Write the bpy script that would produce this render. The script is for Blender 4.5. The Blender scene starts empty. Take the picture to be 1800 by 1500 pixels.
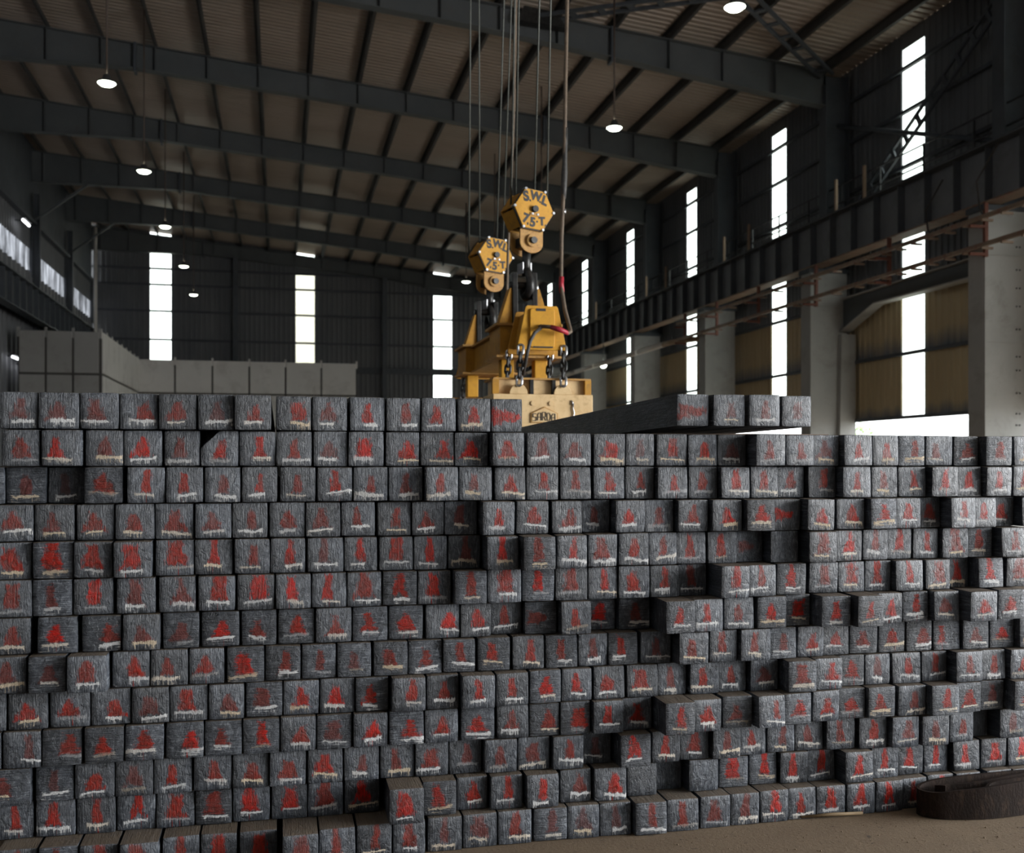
import bpy, bmesh, math, random
import numpy as np
from mathutils import Vector, Matrix

random.seed(7)
rng = np.random.default_rng(11)
scene = bpy.context.scene
COL = scene.collection
R = math.radians

# ------------------------------------------------------------------ camera, sky, large lights, exposure
F_PX, YAW, HOR, CAM_Z = 1800.0, R(12.8), 815.0, 1.662
SN, CS = math.sin(YAW), math.cos(YAW)
cam_d = bpy.data.cameras.new('camera')
cam = bpy.data.objects.new('camera', cam_d)
COL.objects.link(cam)
cam.location = (0, 0, CAM_Z)
cam.rotation_euler = (R(90), 0, -YAW)
cam_d.sensor_width = 36.0
cam_d.lens = 36.0 * F_PX / 1800.0
cam_d.shift_y = (HOR - 750.0) / 1800.0
cam_d.clip_end = 500
cam_d.dof.use_dof = True
cam_d.dof.focus_distance = 4.7
cam_d.dof.aperture_fstop = 3.2
scene.camera = cam

world = bpy.data.worlds.new('overcast_sky')
scene.world = world
world.use_nodes = True
bg = world.node_tree.nodes['Background']
bg.inputs[0].default_value = (0.93, 0.98, 1.0, 1)
bg.inputs[1].default_value = 4.2


def area(name, loc, rot, sx, sy, power, color):
    ld = bpy.data.lights.new(name, 'AREA')
    ld.shape = 'RECTANGLE'
    ld.size, ld.size_y = sx, sy
    ld.energy = power
    ld.color = color
    o = bpy.data.objects.new(name, ld)
    COL.objects.link(o)
    o.location = loc
    o.rotation_euler = rot
    return o


# daylight through the open side bays beside and behind the camera (right wall)
area('daylight_side_bay', (16.1, 0.1, 2.9), (0, R(90), 0), 5.4, 9.0, 3900, (0.98, 0.99, 1.0))

scene.view_settings.view_transform = 'Standard'
scene.view_settings.look = 'None'
scene.view_settings.exposure = 0.0
scene.view_settings.gamma = 1.0
scene.view_settings.use_curve_mapping = False


# ------------------------------------------------------------------ helpers
def tag(o, label=None, cat=None, group=None, kind=None):
    if label: o['label'] = label
    if cat: o['category'] = cat
    if group: o['group'] = group
    if kind: o['kind'] = kind
    return o


def empty(name, loc=(0, 0, 0), rz=0.0, parent=None):
    o = bpy.data.objects.new(name, None)
    COL.objects.link(o)
    o.location = loc
    o.rotation_euler = (0, 0, rz)
    o.empty_display_size = 0.1
    if parent: o.parent = parent
    return o


class MB:
    """collects shapes for ONE mesh"""
    def __init__(s):
        s.v, s.f, s.sm = [], [], []

    def add(s, v, f, smooth=False, M=None):
        b = len(s.v)
        if M is not None:
            v = [tuple(M @ Vector(p)) for p in v]
        s.v += [tuple(p) for p in v]
        s.f += [tuple(i + b for i in q) for q in f]
        s.sm += [smooth] * len(f)
        return s

    def box(s, x0, x1, y0, y1, z0, z1, M=None):
        v = [(x0, y0, z0), (x1, y0, z0), (x1, y1, z0), (x0, y1, z0), (x0, y0, z1), (x1, y0, z1), (x1, y1, z1), (x0, y1, z1)]
        f = [(0, 3, 2, 1), (4, 5, 6, 7), (0, 1, 5, 4), (1, 2, 6, 5), (2, 3, 7, 6), (3, 0, 4, 7)]
        return s.add(v, f, False, M)

    def bar(s, a, b, w, h, up=(0, 0, 1)):
        a, b = Vector(a), Vector(b)
        d = (b - a).normalized()
        u = Vector(up)
        if abs(d.dot(u)) > 0.98: u = Vector((0, 1, 0))
        r = d.cross(u).normalized()
        u = r.cross(d).normalized()
        v = []
        for p in (a, b):
            for i, j in ((-1, -1), (1, -1), (1, 1), (-1, 1)):
                v.append(tuple(p + r * (w / 2 * i) + u * (h / 2 * j)))
        f = [(0, 1, 2, 3), (7, 6, 5, 4), (0, 4, 5, 1), (1, 5, 6, 2), (2, 6, 7, 3), (3, 7, 4, 0)]
        return s.add(v, f)

    def tube(s, pts, rad, n=8, closed=False, caps=True):
        pts = [Vector(p) for p in pts]
        m = len(pts)
        rr = rad if isinstance(rad, (list, tuple)) else [rad] * m
        v, f = [], []
        ref = None
        for i, p in enumerate(pts):
            if closed:
                d = (pts[(i + 1) % m] - pts[i - 1]).normalized()
            else:
                d = (pts[min(i + 1, m - 1)] - pts[max(i - 1, 0)]).normalized()
            if ref is None:
                ref = d.orthogonal().normalized()
            ref = (ref - d * ref.dot(d))
            ref = ref.normalized() if ref.length > 1e-6 else d.orthogonal().normalized()
            q = d.cross(ref)
            for k in range(n):
                a = 2 * math.pi * k / n
                v.append(tuple(p + ref * (rr[i] * math.cos(a)) + q * (rr[i] * math.sin(a))))
        for i in range(m if closed else m - 1):
            for k in range(n):
                a, b = i * n + k, i * n + (k + 1) % n
                c, e = ((i + 1) % m) * n + (k + 1) % n, ((i + 1) % m) * n + k
                f.append((a, b, c, e))
        s.add(v, f, True)
        if caps and not closed:
            b0 = len(s.v) - len(v)
            s.f.append(tuple(b0 + k for k in reversed(range(n))))
            s.f.append(tuple(b0 + (m - 1) * n + k for k in range(n)))
            s.sm += [False, False]
        return s

    def cyl(s, a, b, r, n=16, r2=None):
        return s.tube([a, b], [r, r2 if r2 is not None else r], n)

    def prism(s, poly, y0, y1, M=None):
        """polygon of (x, z) points (counter-clockwise seen from -y) drawn out from y0 to y1"""
        n = len(poly)
        v = [(x, y0, z) for x, z in poly] + [(x, y1, z) for x, z in poly]
        f = [tuple(range(n)), tuple(reversed(range(n, 2 * n)))]
        f += [(i, i + n, (i + 1) % n + n, (i + 1) % n) for i in range(n)]
        return s.add(v, f, False, M)

    def build(s, name, mat, parent=None, loc=None, bevel=0.0):
        me = bpy.data.meshes.new(name)
        me.from_pydata(s.v, [], s.f)
        me.polygons.foreach_set('use_smooth', s.sm)
        me.materials.append(mat)
        me.update()
        o = bpy.data.objects.new(name, me)
        COL.objects.link(o)
        if parent: o.parent = parent
        if loc: o.location = loc
        if bevel:
            b = o.modifiers.new('bevel', 'BEVEL')
            b.width = bevel
            b.segments = 2
            b.limit_method = 'ANGLE'
            b.angle_limit = R(40)
        return o


def copy_tree(o, parent=None):
    c = o.copy()
    COL.objects.link(c)
    c.parent = parent
    for ch in list(o.children):
        copy_tree(ch, c)
    return c


# ------------------------------------------------------------------ materials
def nn(nt, t, **kw):
    n = nt.nodes.new(t)
    for k, v in kw.items():
        setattr(n, k, v)
    return n


def mathn(nt, op, a, b=None, c=None, clamp=False):
    n = nt.nodes.new('ShaderNodeMath')
    n.operation = op
    n.use_clamp = clamp
    for i, x in enumerate((a, b, c)):
        if x is None: continue
        if isinstance(x, (int, float)): n.inputs[i].default_value = x
        else: nt.links.new(x, n.inputs[i])
    return n.outputs[0]


def mixc(nt, fac, a, b, blend='MIX'):
    n = nt.nodes.new('ShaderNodeMix')
    n.data_type = 'RGBA'
    n.blend_type = blend
    for s, x in ((n.inputs[0], fac), (n.inputs[6], a), (n.inputs[7], b)):
        if isinstance(x, (int, float)): s.default_value = x
        elif isinstance(x, tuple): s.default_value = (*x, 1) if len(x) == 3 else x
        else: nt.links.new(x, s)
    return n.outputs[2]


def ramp(nt, fac, stops):
    n = nt.nodes.new('ShaderNodeValToRGB')
    e = n.color_ramp.elements
    while len(e) < len(stops): e.new(0.5)
    for i, (p, c) in enumerate(stops):
        e[i].position = p
        e[i].color = (*c, 1) if isinstance(c, tuple) else (c, c, c, 1)
    nt.links.new(fac, n.inputs[0])
    return n.outputs[0]


def noise(nt, vec, scale, detail=3.0, rough=0.6, dist=0.0):
    n = nt.nodes.new('ShaderNodeTexNoise')
    n.inputs['Scale'].default_value = scale
    n.inputs['Detail'].default_value = detail
    n.inputs['Roughness'].default_value = rough
    n.inputs['Distortion'].default_value = dist
    if vec is not None: nt.links.new(vec, n.inputs['Vector'])
    return n.outputs[0]


def mapping(nt, vec, scale=(1, 1, 1)):
    n = nt.nodes.new('ShaderNodeMapping')
    n.inputs['Scale'].default_value = scale
    nt.links.new(vec, n.inputs['Vector'])
    return n.outputs[0]


def new_mat(name):
    m = bpy.data.materials.new(name)
    m.use_nodes = True
    nt = m.node_tree
    return m, nt, nt.nodes['Principled BSDF']


def paint(name, c1, c2, scale=3.0, rough=0.55, metal=0.0, bump=0.0, dirt=None, dirt_amt=0.5, stretch=(1, 1, 1)):
    """painted / plain surface: two tones by noise, optional dirt patches"""
    m, nt, p = new_mat(name)
    tc = nn(nt, 'ShaderNodeTexCoord').outputs['Object']
    v = mapping(nt, tc, stretch)
    a = noise(nt, v, scale, 5, 0.65)
    col = ramp(nt, a, [(0.32, c1), (0.68, c2)])
    if dirt:
        d = noise(nt, v, scale * 2.7, 6, 0.7, 0.4)
        dm = ramp(nt, d, [(0.52, 0.0), (0.66, dirt_amt)])
        col = mixc(nt, dm, col, dirt)
    nt.links.new(col, p.inputs['Base Color'])
    p.inputs['Roughness'].default_value = rough
    p.inputs['Metallic'].default_value = metal
    if bump:
        b = nn(nt, 'ShaderNodeBump')
        b.inputs['Strength'].default_value = bump
        b.inputs['Distance'].default_value = 0.01
        nt.links.new(noise(nt, v, scale * 12, 4, 0.7), b.inputs['Height'])
        nt.links.new(b.outputs[0], p.inputs['Normal'])
    return m


def emit(name, color, s):
    m, nt, p = new_mat(name)
    p.inputs['Base Color'].default_value = (*color, 1)
    p.inputs['Emission Color'].default_value = (*color, 1)
    p.inputs['Emission Strength'].default_value = s
    return m


def pane_mat(name, tint, see, dirt=0.0):
    """translucent sheet: part clear, part diffusing"""
    m, nt, p = new_mat(name)
    out = nt.nodes['Material Output']
    tr = nn(nt, 'ShaderNodeBsdfTransparent')
    tl = nn(nt, 'ShaderNodeBsdfTranslucent')
    tr.inputs[0].default_value = (*tint, 1)
    tl.inputs[0].default_value = (*tint, 1)
    mx = nn(nt, 'ShaderNodeMixShader')
    mx.inputs[0].default_value = 1 - see
    if dirt:
        tc = nn(nt, 'ShaderNodeTexCoord').outputs['Object']
        d = ramp(nt, noise(nt, mapping(nt, tc, (1, 1.2, 0.35)), 1.3, 5, 0.65), [(0.35, tuple(t * 0.75 for t in tint)), (0.68, tuple(t * (1 - dirt) * 0.6 for t in tint))])
        nt.links.new(d, tr.inputs[0])
        nt.links.new(d, tl.inputs[0])
    nt.links.new(tr.outputs[0], mx.inputs[1])
    nt.links.new(tl.outputs[0], mx.inputs[2])
    nt.links.new(mx.outputs[0], out.inputs[0])
    return m


M = {}
M['steel_blue'] = paint('dark_blue_grey_steel_paint', (0.055, 0.064, 0.076), (0.085, 0.094, 0.108), 0.8, 0.6, dirt=(0.05, 0.048, 0.045), dirt_amt=0.4)
M['rafter'] = paint('grey_rafter_paint', (0.075, 0.085, 0.09), (0.11, 0.118, 0.122), 0.5, 0.6, dirt=(0.08, 0.075, 0.07), dirt_amt=0.35)
M['purlin'] = paint('dark_purlin_paint', (0.05, 0.05, 0.05), (0.09, 0.085, 0.08), 1.0, 0.6)
M['roof'] = paint('bare_roof_sheet', (0.38, 0.305, 0.245), (0.48, 0.40, 0.335), 0.25, 0.45, metal=0.15, dirt=(0.30, 0.25, 0.20), dirt_amt=0.5, stretch=(0.3, 1.0, 1))
M['sheet'] = paint('slate_wall_sheet', (0.12, 0.125, 0.135), (0.17, 0.172, 0.18), 0.6, 0.55, metal=0.1, stretch=(1, 1, 0.3))
M['column_light'] = paint('light_grey_column_paint', (0.33, 0.325, 0.31), (0.42, 0.41, 0.395), 0.5, 0.6, dirt=(0.22, 0.2, 0.17), dirt_amt=0.4)
M['bus'] = paint('rusty_brown_bar', (0.19, 0.13, 0.095), (0.30, 0.22, 0.16), 2.0, 0.6, dirt=(0.24, 0.07, 0.04), dirt_amt=0.7)
M['rust_red'] = paint('red_oxide_bracket', (0.16, 0.06, 0.042), (0.22, 0.085, 0.06), 3.0, 0.7)
M['rail_dark'] = paint('dark_railing_paint', (0.03, 0.032, 0.035), (0.06, 0.06, 0.06), 2.0, 0.6)
M['post_tan'] = paint('tan_post_paint', (0.30, 0.20, 0.13), (0.42, 0.30, 0.20), 2.0, 0.6)
M['pipe_white'] = paint('pale_conduit', (0.66, 0.62, 0.58), (0.78, 0.74, 0.70), 1.0, 0.4)
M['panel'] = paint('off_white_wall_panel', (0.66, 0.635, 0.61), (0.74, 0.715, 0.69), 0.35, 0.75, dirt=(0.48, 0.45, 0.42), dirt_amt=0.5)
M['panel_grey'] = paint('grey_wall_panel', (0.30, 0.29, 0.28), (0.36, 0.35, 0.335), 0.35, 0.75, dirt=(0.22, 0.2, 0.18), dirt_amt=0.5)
M['seam'] = paint('dark_panel_seam', (0.07, 0.065, 0.06), (0.1, 0.095, 0.09), 0.5, 0.8)
M['concrete'] = paint('grey_concrete', (0.22, 0.215, 0.2), (0.3, 0.29, 0.28), 0.5, 0.8)
M['yellow'] = paint('worn_yellow_paint', (0.38, 0.175, 0.012), (0.50, 0.245, 0.018), 5.0, 0.58, bump=0.12, dirt=(0.22, 0.11, 0.03), dirt_amt=0.55)
M['yellow_clean'] = paint('yellow_cover_paint', (0.52, 0.245, 0.010), (0.62, 0.31, 0.014), 9.0, 0.62, bump=0.06, dirt=(0.33, 0.15, 0.02), dirt_amt=0.35)
M['yellow_brown'] = paint('rusted_yellow_lug', (0.38, 0.19, 0.045), (0.5, 0.28, 0.07), 14.0, 0.6, bump=0.2, dirt=(0.16, 0.07, 0.025), dirt_amt=0.7)
M['tan'] = paint('faded_tan_magnet_paint', (0.62, 0.42, 0.20), (0.74, 0.54, 0.29), 5.0, 0.55, bump=0.12, dirt=(0.38, 0.22, 0.08), dirt_amt=0.45)
M['black'] = paint('black_letter_paint', (0.012, 0.013, 0.014), (0.03, 0.03, 0.032), 20, 0.6)
M['black_steel'] = paint('oiled_dark_steel', (0.02, 0.021, 0.022), (0.06, 0.058, 0.055), 14, 0.38, metal=0.6, bump=0.1)
M['bright_steel'] = paint('worn_bright_steel', (0.35, 0.35, 0.36), (0.55, 0.55, 0.56), 20, 0.3, metal=0.9)
M['rope'] = paint('wire_rope', (0.045, 0.05, 0.045), (0.11, 0.115, 0.10), 60, 0.5, metal=0.3)
M['cable'] = paint('brown_rubber_cable', (0.10, 0.072, 0.05), (0.17, 0.125, 0.085), 10, 0.65, dirt=(0.05, 0.045, 0.04), dirt_amt=0.6)
M['tape_black'] = paint('black_tape', (0.02, 0.02, 0.02), (0.06, 0.055, 0.05), 30, 0.5, bump=0.3)
M['tape_red'] = paint('red_tape', (0.33, 0.012, 0.03), (0.48, 0.04, 0.06), 30, 0.4, bump=0.2)
M['rod'] = paint('lamp_rod', (0.06, 0.04, 0.03), (0.1, 0.07, 0.055), 3, 0.6)
M['lamp_glow'] = emit('lamp_glow', (0.93, 1.0, 0.84), 10.0)
M['tube_glow'] = emit('tube_glow', (0.93, 0.95, 1.0), 5.0)
M['stick'] = paint('weathered_wood_stick', (0.17, 0.11, 0.05), (0.27, 0.19, 0.10), 30, 0.7, stretch=(0.2, 4, 4))
M['leaf_litter'] = paint('pale_scrap', (0.35, 0.3, 0.22), (0.5, 0.46, 0.4), 40, 0.7)
M['leaf'] = paint('green_leaf', (0.25, 0.4, 0.15), (0.4, 0.5, 0.25), 6, 0.6)
M['bark'] = paint('bark', (0.12, 0.09, 0.06), (0.18, 0.14, 0.1), 6, 0.8)
M['facade'] = paint('cream_facade', (0.60, 0.50, 0.36), (0.68, 0.58, 0.44), 0.6, 0.8)
M['belt'] = paint('brown_rubber_belt', (0.010, 0.006, 0.004), (0.024, 0.013, 0.009), 7, 0.8, bump=0.4, dirt=(0.07, 0.042, 0.026), dirt_amt=0.4, stretch=(1, 1, 0.5))
M['belt'].node_tree.nodes['Principled BSDF'].inputs['Specular IOR Level'].default_value = 0.15
M['girder_web'] = paint('grey_girder_web_paint', (0.15, 0.155, 0.17), (0.20, 0.205, 0.22), 0.8, 0.6, dirt=(0.1, 0.1, 0.1), dirt_amt=0.4)
M['pane'] = pane_mat('clear_roof_light_sheet', (0.97, 1.0, 0.97), 0.85)
M['pane_dirty'] = pane_mat('dirty_roof_light_sheet', (0.75, 0.76, 0.8), 0.25, 0.8)


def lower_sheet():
    """lower cladding, warm floor bounce painted in as tan, bluish weathered margin above each girt"""
    m, nt, p = new_mat('lower_wall_sheet_painted_bounce')
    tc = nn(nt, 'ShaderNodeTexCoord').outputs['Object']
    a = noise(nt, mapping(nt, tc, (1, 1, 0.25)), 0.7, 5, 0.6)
    tan = ramp(nt, a, [(0.3, (0.47, 0.365, 0.215)), (0.7, (0.58, 0.46, 0.28))])  # tan stands in for warm light bounced off the floor
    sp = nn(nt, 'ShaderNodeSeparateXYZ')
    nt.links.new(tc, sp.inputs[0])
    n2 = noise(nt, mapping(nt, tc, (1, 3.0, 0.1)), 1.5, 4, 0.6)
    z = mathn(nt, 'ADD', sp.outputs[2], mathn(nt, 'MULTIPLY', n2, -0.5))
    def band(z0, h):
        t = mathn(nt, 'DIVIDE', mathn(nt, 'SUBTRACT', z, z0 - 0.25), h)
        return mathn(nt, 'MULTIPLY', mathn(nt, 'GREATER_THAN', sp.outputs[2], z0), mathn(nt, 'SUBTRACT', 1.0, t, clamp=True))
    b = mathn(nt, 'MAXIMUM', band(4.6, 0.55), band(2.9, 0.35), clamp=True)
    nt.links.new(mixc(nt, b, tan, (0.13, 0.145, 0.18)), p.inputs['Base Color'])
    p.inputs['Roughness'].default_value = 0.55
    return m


M['sheet_bounce'] = lower_sheet()


def ground_mat(name, c1, c2, dark):
    m, nt, p = new_mat(name)
    tc = nn(nt, 'ShaderNodeTexCoord').outputs['Object']
    big = ramp(nt, noise(nt, tc, 1.1, 6, 0.65), [(0.35, c1), (0.7, c2)])
    grit = ramp(nt, noise(nt, tc, 70, 4, 0.75), [(0.60, 0.0), (0.68, 0.65)])
    speck = ramp(nt, noise(nt, mapping(nt, tc, (0.4, 1, 1)), 26, 5, 0.75, 0.6), [(0.62, 0.0), (0.67, 0.8)])
    col = mixc(nt, grit, big, dark)
    col = mixc(nt, speck, col, tuple(x * 0.5 for x in dark))
    nt.links.new(col, p.inputs['Base Color'])
    p.inputs['Roughness'].default_value = 0.9
    b = nn(nt, 'ShaderNodeBump')
    b.inputs['Strength'].default_value = 0.6
    b.inputs['Distance'].default_value = 0.012
    nt.links.new(noise(nt, tc, 55, 6, 0.75), b.inputs['Height'])
    nt.links.new(b.outputs[0], p.inputs['Normal'])
    return m


M['floor'] = ground_mat('dusty_brown_floor', (0.145, 0.10, 0.06), (0.215, 0.155, 0.095), (0.055, 0.04, 0.026))
M['yard'] = ground_mat('pale_yard_ground', (0.34, 0.31, 0.26), (0.42, 0.39, 0.33), (0.25, 0.22, 0.18))


def billet_mat():
    m, nt, p = new_mat('mill_scale_billet_with_paint_marks')
    def att(n):
        a = nn(nt, 'ShaderNodeAttribute')
        a.attribute_name = n
        s = nn(nt, 'ShaderNodeSeparateXYZ')
        nt.links.new(a.outputs['Vector'], s.inputs[0])
        return a.outputs['Vector'], s.outputs[0], s.outputs[1], s.outputs[2]
    fv, u, v, sd = att('face_uv')          # u, v on the end face, seed
    _, a, h, bright = att('red_ah')        # normalised red mark coordinates, brightness
    _, taper, arch, horiz = att('red_sh')  # shape of the mark, direction of the torch-cut lines
    _, wx, wy, ws = att('white_xy')        # white line coordinates, strength
    geo = nn(nt, 'ShaderNodeNewGeometry')
    tco = nn(nt, 'ShaderNodeTexCoord').outputs['Object']
    # a coordinate on the face that differs from billet to billet
    off = nn(nt, 'ShaderNodeCombineXYZ')
    nt.links.new(u, off.inputs[0]); nt.links.new(v, off.inputs[1])
    nt.links.new(mathn(nt, 'MULTIPLY', sd, 37.0), off.inputs[2])
    P = off.outputs[0]
    # torch-cut drag lines: vertical or horizontal
    sv = noise(nt, mapping(nt, P, (30, 2.6, 1)), 1.0, 5, 0.66, 0.8)
    sh = noise(nt, mapping(nt, P, (2.4, 30, 1)), 1.0, 5, 0.66, 0.6)
    mixs = nn(nt, 'ShaderNodeMix')
    nt.links.new(horiz, mixs.inputs[0]); nt.links.new(sv, mixs.inputs[2]); nt.links.new(sh, mixs.inputs[3])
    stria = mixs.outputs[0]
    lump = noise(nt, mapping(nt, P, (5.5, 4.0, 1)), 1.0, 5, 0.62, 1.0)
    fine = noise(nt, mapping(nt, P, (30, 20, 1)), 1.0, 5, 0.7)
    patch = noise(nt, mapping(nt, P, (1.6, 1.6, 1)), 1.0, 3, 0.55)
    # bare scale colour
    base = ramp(nt, mathn(nt, 'ADD', mathn(nt, 'MULTIPLY', stria, 0.55), mathn(nt, 'MULTIPLY', lump, 0.45)),
                [(0.38, (0.017, 0.021, 0.028)), (0.48, (0.053, 0.062, 0.078)), (0.55, (0.092, 0.104, 0.124)), (0.64, (0.26, 0.28, 0.31))])
    base = mixc(nt, ramp(nt, fine, [(0.60, 0.0), (0.70, 0.75)]), base, (0.30, 0.315, 0.34))
    base = mixc(nt, ramp(nt, fine, [(0.30, 0.8), (0.40, 0.0)]), base, (0.018, 0.02, 0.025))
    tone = ramp(nt, patch, [(0.3, 0.62), (0.7, 1.15)])
    base = mixc(nt, 1.0, base, tone, 'MULTIPLY')
    base = mixc(nt, 1.0, base, ramp(nt, mathn(nt, 'FRACT', mathn(nt, 'MULTIPLY', sd, 13.7)), [(0.0, 0.55), (1.0, 1.2)]), 'MULTIPLY')
    # red mark: a tapering brush stroke, ragged by the relief below it
    wob = mathn(nt, 'MULTIPLY', mathn(nt, 'SUBTRACT', noise(nt, mapping(nt, P, (9, 5, 1)), 1.0, 4, 0.65), 0.5), 1.5)
    wob = mathn(nt, 'ADD', wob, mathn(nt, 'MULTIPLY', mathn(nt, 'SUBTRACT', noise(nt, mapping(nt, P, (3.5, 3.0, 1.7)), 1.0, 2, 0.5), 0.5), 1.3))
    dryb = mathn(nt, 'MULTIPLY', mathn(nt, 'SUBTRACT', stria, 0.5), 2.2)
    hc = mathn(nt, 'MAXIMUM', mathn(nt, 'MINIMUM', h, 1.0), 0.0)
    half = mathn(nt, 'SUBTRACT', 1.0, mathn(nt, 'MULTIPLY', taper, mathn(nt, 'POWER', hc, 1.15)))
    sx = mathn(nt, 'SUBTRACT', half, mathn(nt, 'ABSOLUTE', a))
    sy = mathn(nt, 'MULTIPLY', mathn(nt, 'MINIMUM', h, mathn(nt, 'SUBTRACT', 1.0, h)), 3.0)
    sdist = mathn(nt, 'MINIMUM', sx, sy)
    notch = mathn(nt, 'SUBTRACT', mathn(nt, 'ADD', mathn(nt, 'ABSOLUTE', a), mathn(nt, 'MULTIPLY', h, 1.6)), 0.42)
    nm = nn(nt, 'ShaderNodeMix')
    nt.links.new(arch, nm.inputs[0]); nm.inputs[2].default_value = 9.0; nt.links.new(notch, nm.inputs[3])
    sdist = mathn(nt, 'MINIMUM', sdist, nm.outputs[0])
    rs = mathn(nt, 'ADD', sdist, mathn(nt, 'ADD', mathn(nt, 'MULTIPLY', wob, 0.85), mathn(nt, 'MULTIPLY', dryb, 0.7)))
    redm = mathn(nt, 'MULTIPLY', mathn(nt, 'ADD', rs, 0.12), 3.4, clamp=True)
    redm = mathn(nt, 'MULTIPLY', redm, mathn(nt, 'MINIMUM', mathn(nt, 'ADD', mathn(nt, 'MULTIPLY', bright, 0.85), 0.45), 1.0))
    # drips below the mark
    drn = noise(nt, mapping(nt, P, (26, 0.35, 1)), 1.0, 1, 0.5)
    dr = mathn(nt, 'MULTIPLY', mathn(nt, 'GREATER_THAN', drn, 0.665), mathn(nt, 'LESS_THAN', mathn(nt, 'ABSOLUTE', a), 0.55))
    dr = mathn(nt, 'MULTIPLY', dr, mathn(nt, 'MULTIPLY', mathn(nt, 'GREATER_THAN', h, -0.55), mathn(nt, 'LESS_THAN', h, 0.3)))
    dr = mathn(nt, 'MULTIPLY', dr, mathn(nt, 'GREATER_THAN', bright, 0.6))
    redm = mathn(nt, 'MAXIMUM', redm, dr)
    redc = ramp(nt, bright, [(0.0, (0.07, 0.016, 0.010)), (0.5, (0.22, 0.022, 0.010)), (1.0, (0.56, 0.010, 0.004))])
    redc = mixc(nt, ramp(nt, lump, [(0.38, 0.7), (0.6, 0.0)]), redc, (0.085, 0.016, 0.010))
    redc = mixc(nt, ramp(nt, stria, [(0.36, 0.65), (0.5, 0.0)]), redc, (0.06, 0.02, 0.014))
    redc = mixc(nt, ramp(nt, fine, [(0.66, 0.0), (0.78, 0.35)]), redc, (0.5, 0.14, 0.10))
    col = mixc(nt, redm, base, redc)
    # white line with short drips
    wob2 = mathn(nt, 'MULTIPLY', mathn(nt, 'SUBTRACT', noise(nt, mapping(nt, P, (5, 2, 1)), 1.0, 4, 0.65), 0.5), 7.0)
    wyy = mathn(nt, 'ADD', wy, mathn(nt, 'MULTIPLY', wob2, 0.5))
    lw = mathn(nt, 'SUBTRACT', 1.0, mathn(nt, 'ABSOLUTE', wyy))
    dripn = noise(nt, mapping(nt, P, (30, 0.5, 1)), 1.0, 1, 0.5)
    drl = mathn(nt, 'MULTIPLY', mathn(nt, 'GREATER_THAN', dripn, 0.675), mathn(nt, 'MULTIPLY', mathn(nt, 'LESS_THAN', wyy, 0.0), mathn(nt, 'GREATER_THAN', wyy, -3.2)))
    lw = mathn(nt, 'MAXIMUM', lw, mathn(nt, 'SUBTRACT', mathn(nt, 'MULTIPLY', drl, 0.85), 0.1))
    lx = mathn(nt, 'MULTIPLY', mathn(nt, 'SUBTRACT', 1.0, mathn(nt, 'ABSOLUTE', wx)), 4.0)
    wd = mathn(nt, 'MINIMUM', lw, lx)
    wd = mathn(nt, 'ADD', wd, mathn(nt, 'ADD', mathn(nt, 'MULTIPLY', dryb, 1.15), mathn(nt, 'MULTIPLY', wob, 0.8)))
    whm = mathn(nt, 'MULTIPLY', mathn(nt, 'MULTIPLY', mathn(nt, 'SUBTRACT', wd, 0.02), 3.0, clamp=True), ws, clamp=True)
    lim = mathn(nt, 'MULTIPLY', mathn(nt, 'MULTIPLY', mathn(nt, 'SUBTRACT', 1.7, wyy), 2.0, clamp=True), mathn(nt, 'MULTIPLY', mathn(nt, 'ADD', wyy, 3.4), 2.0, clamp=True))
    lim = mathn(nt, 'MULTIPLY', lim, mathn(nt, 'MULTIPLY', mathn(nt, 'ADD', lx, 0.6), 2.0, clamp=True))
    whm = mathn(nt, 'MULTIPLY', whm, lim)
    whc = ramp(nt, mathn(nt, 'FRACT', mathn(nt, 'MULTIPLY', sd, 7.3)), [(0.45, (0.66, 0.66, 0.66)), (0.85, (0.62, 0.51, 0.37))])
    col = mixc(nt, whm, col, whc)
    # brown dust on everything that faces up
    sep = nn(nt, 'ShaderNodeSeparateXYZ')
    nt.links.new(geo.outputs['Normal'], sep.inputs[0])
    dn = noise(nt, mapping(nt, tco, (4, 4, 4)), 4.0, 5, 0.7)
    dust = mathn(nt, 'MULTIPLY', mathn(nt, 'MULTIPLY', mathn(nt, 'SUBTRACT', sep.outputs[2], 0.55), 2.5, clamp=True), mathn(nt, 'ADD', dn, 0.35, clamp=True))
    col = mixc(nt, dust, col, (0.13, 0.098, 0.066))
    nt.links.new(col, p.inputs['Base Color'])
    rr = ramp(nt, lump, [(0.35, 0.28), (0.65, 0.5)])
    rr = mixc(nt, mathn(nt, 'MAXIMUM', whm, dust), rr, (0.8, 0.8, 0.8))
    nt.links.new(rr, p.inputs['Roughness'])
    p.inputs['Metallic'].default_value = 0.0
    nt.links.new(mathn(nt, 'SUBTRACT', 0.55, mathn(nt, 'MULTIPLY', redm, 0.3)), p.inputs['Specular IOR Level'])
    bp = nn(nt, 'ShaderNodeBump')
    bp.inputs['Strength'].default_value = 0.75
    bp.inputs['Distance'].default_value = 0.011
    hgt = mathn(nt, 'ADD', mathn(nt, 'MULTIPLY', stria, 0.8), mathn(nt, 'ADD', mathn(nt, 'MULTIPLY', lump, 1.1), mathn(nt, 'MULTIPLY', fine, 0.25)))
    nt.links.new(hgt, bp.inputs['Height'])
    nt.links.new(bp.outputs[0], p.inputs['Normal'])
    return m


M['billet'] = billet_mat()

# ------------------------------------------------------------------ the hall
XW, XL = 16.44, -10.9                  # right and left wall lines
FRAMES = [27.2 + 7.5 * k for k in range(-6, 6)]   # -17.8 ... 64.7
Y_END, Y_NEAR = 65.0, -17.8


def roof_z(x):                          # top of the rafters
    return 13.10 + 0.1 * (15.54 - x)


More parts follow.
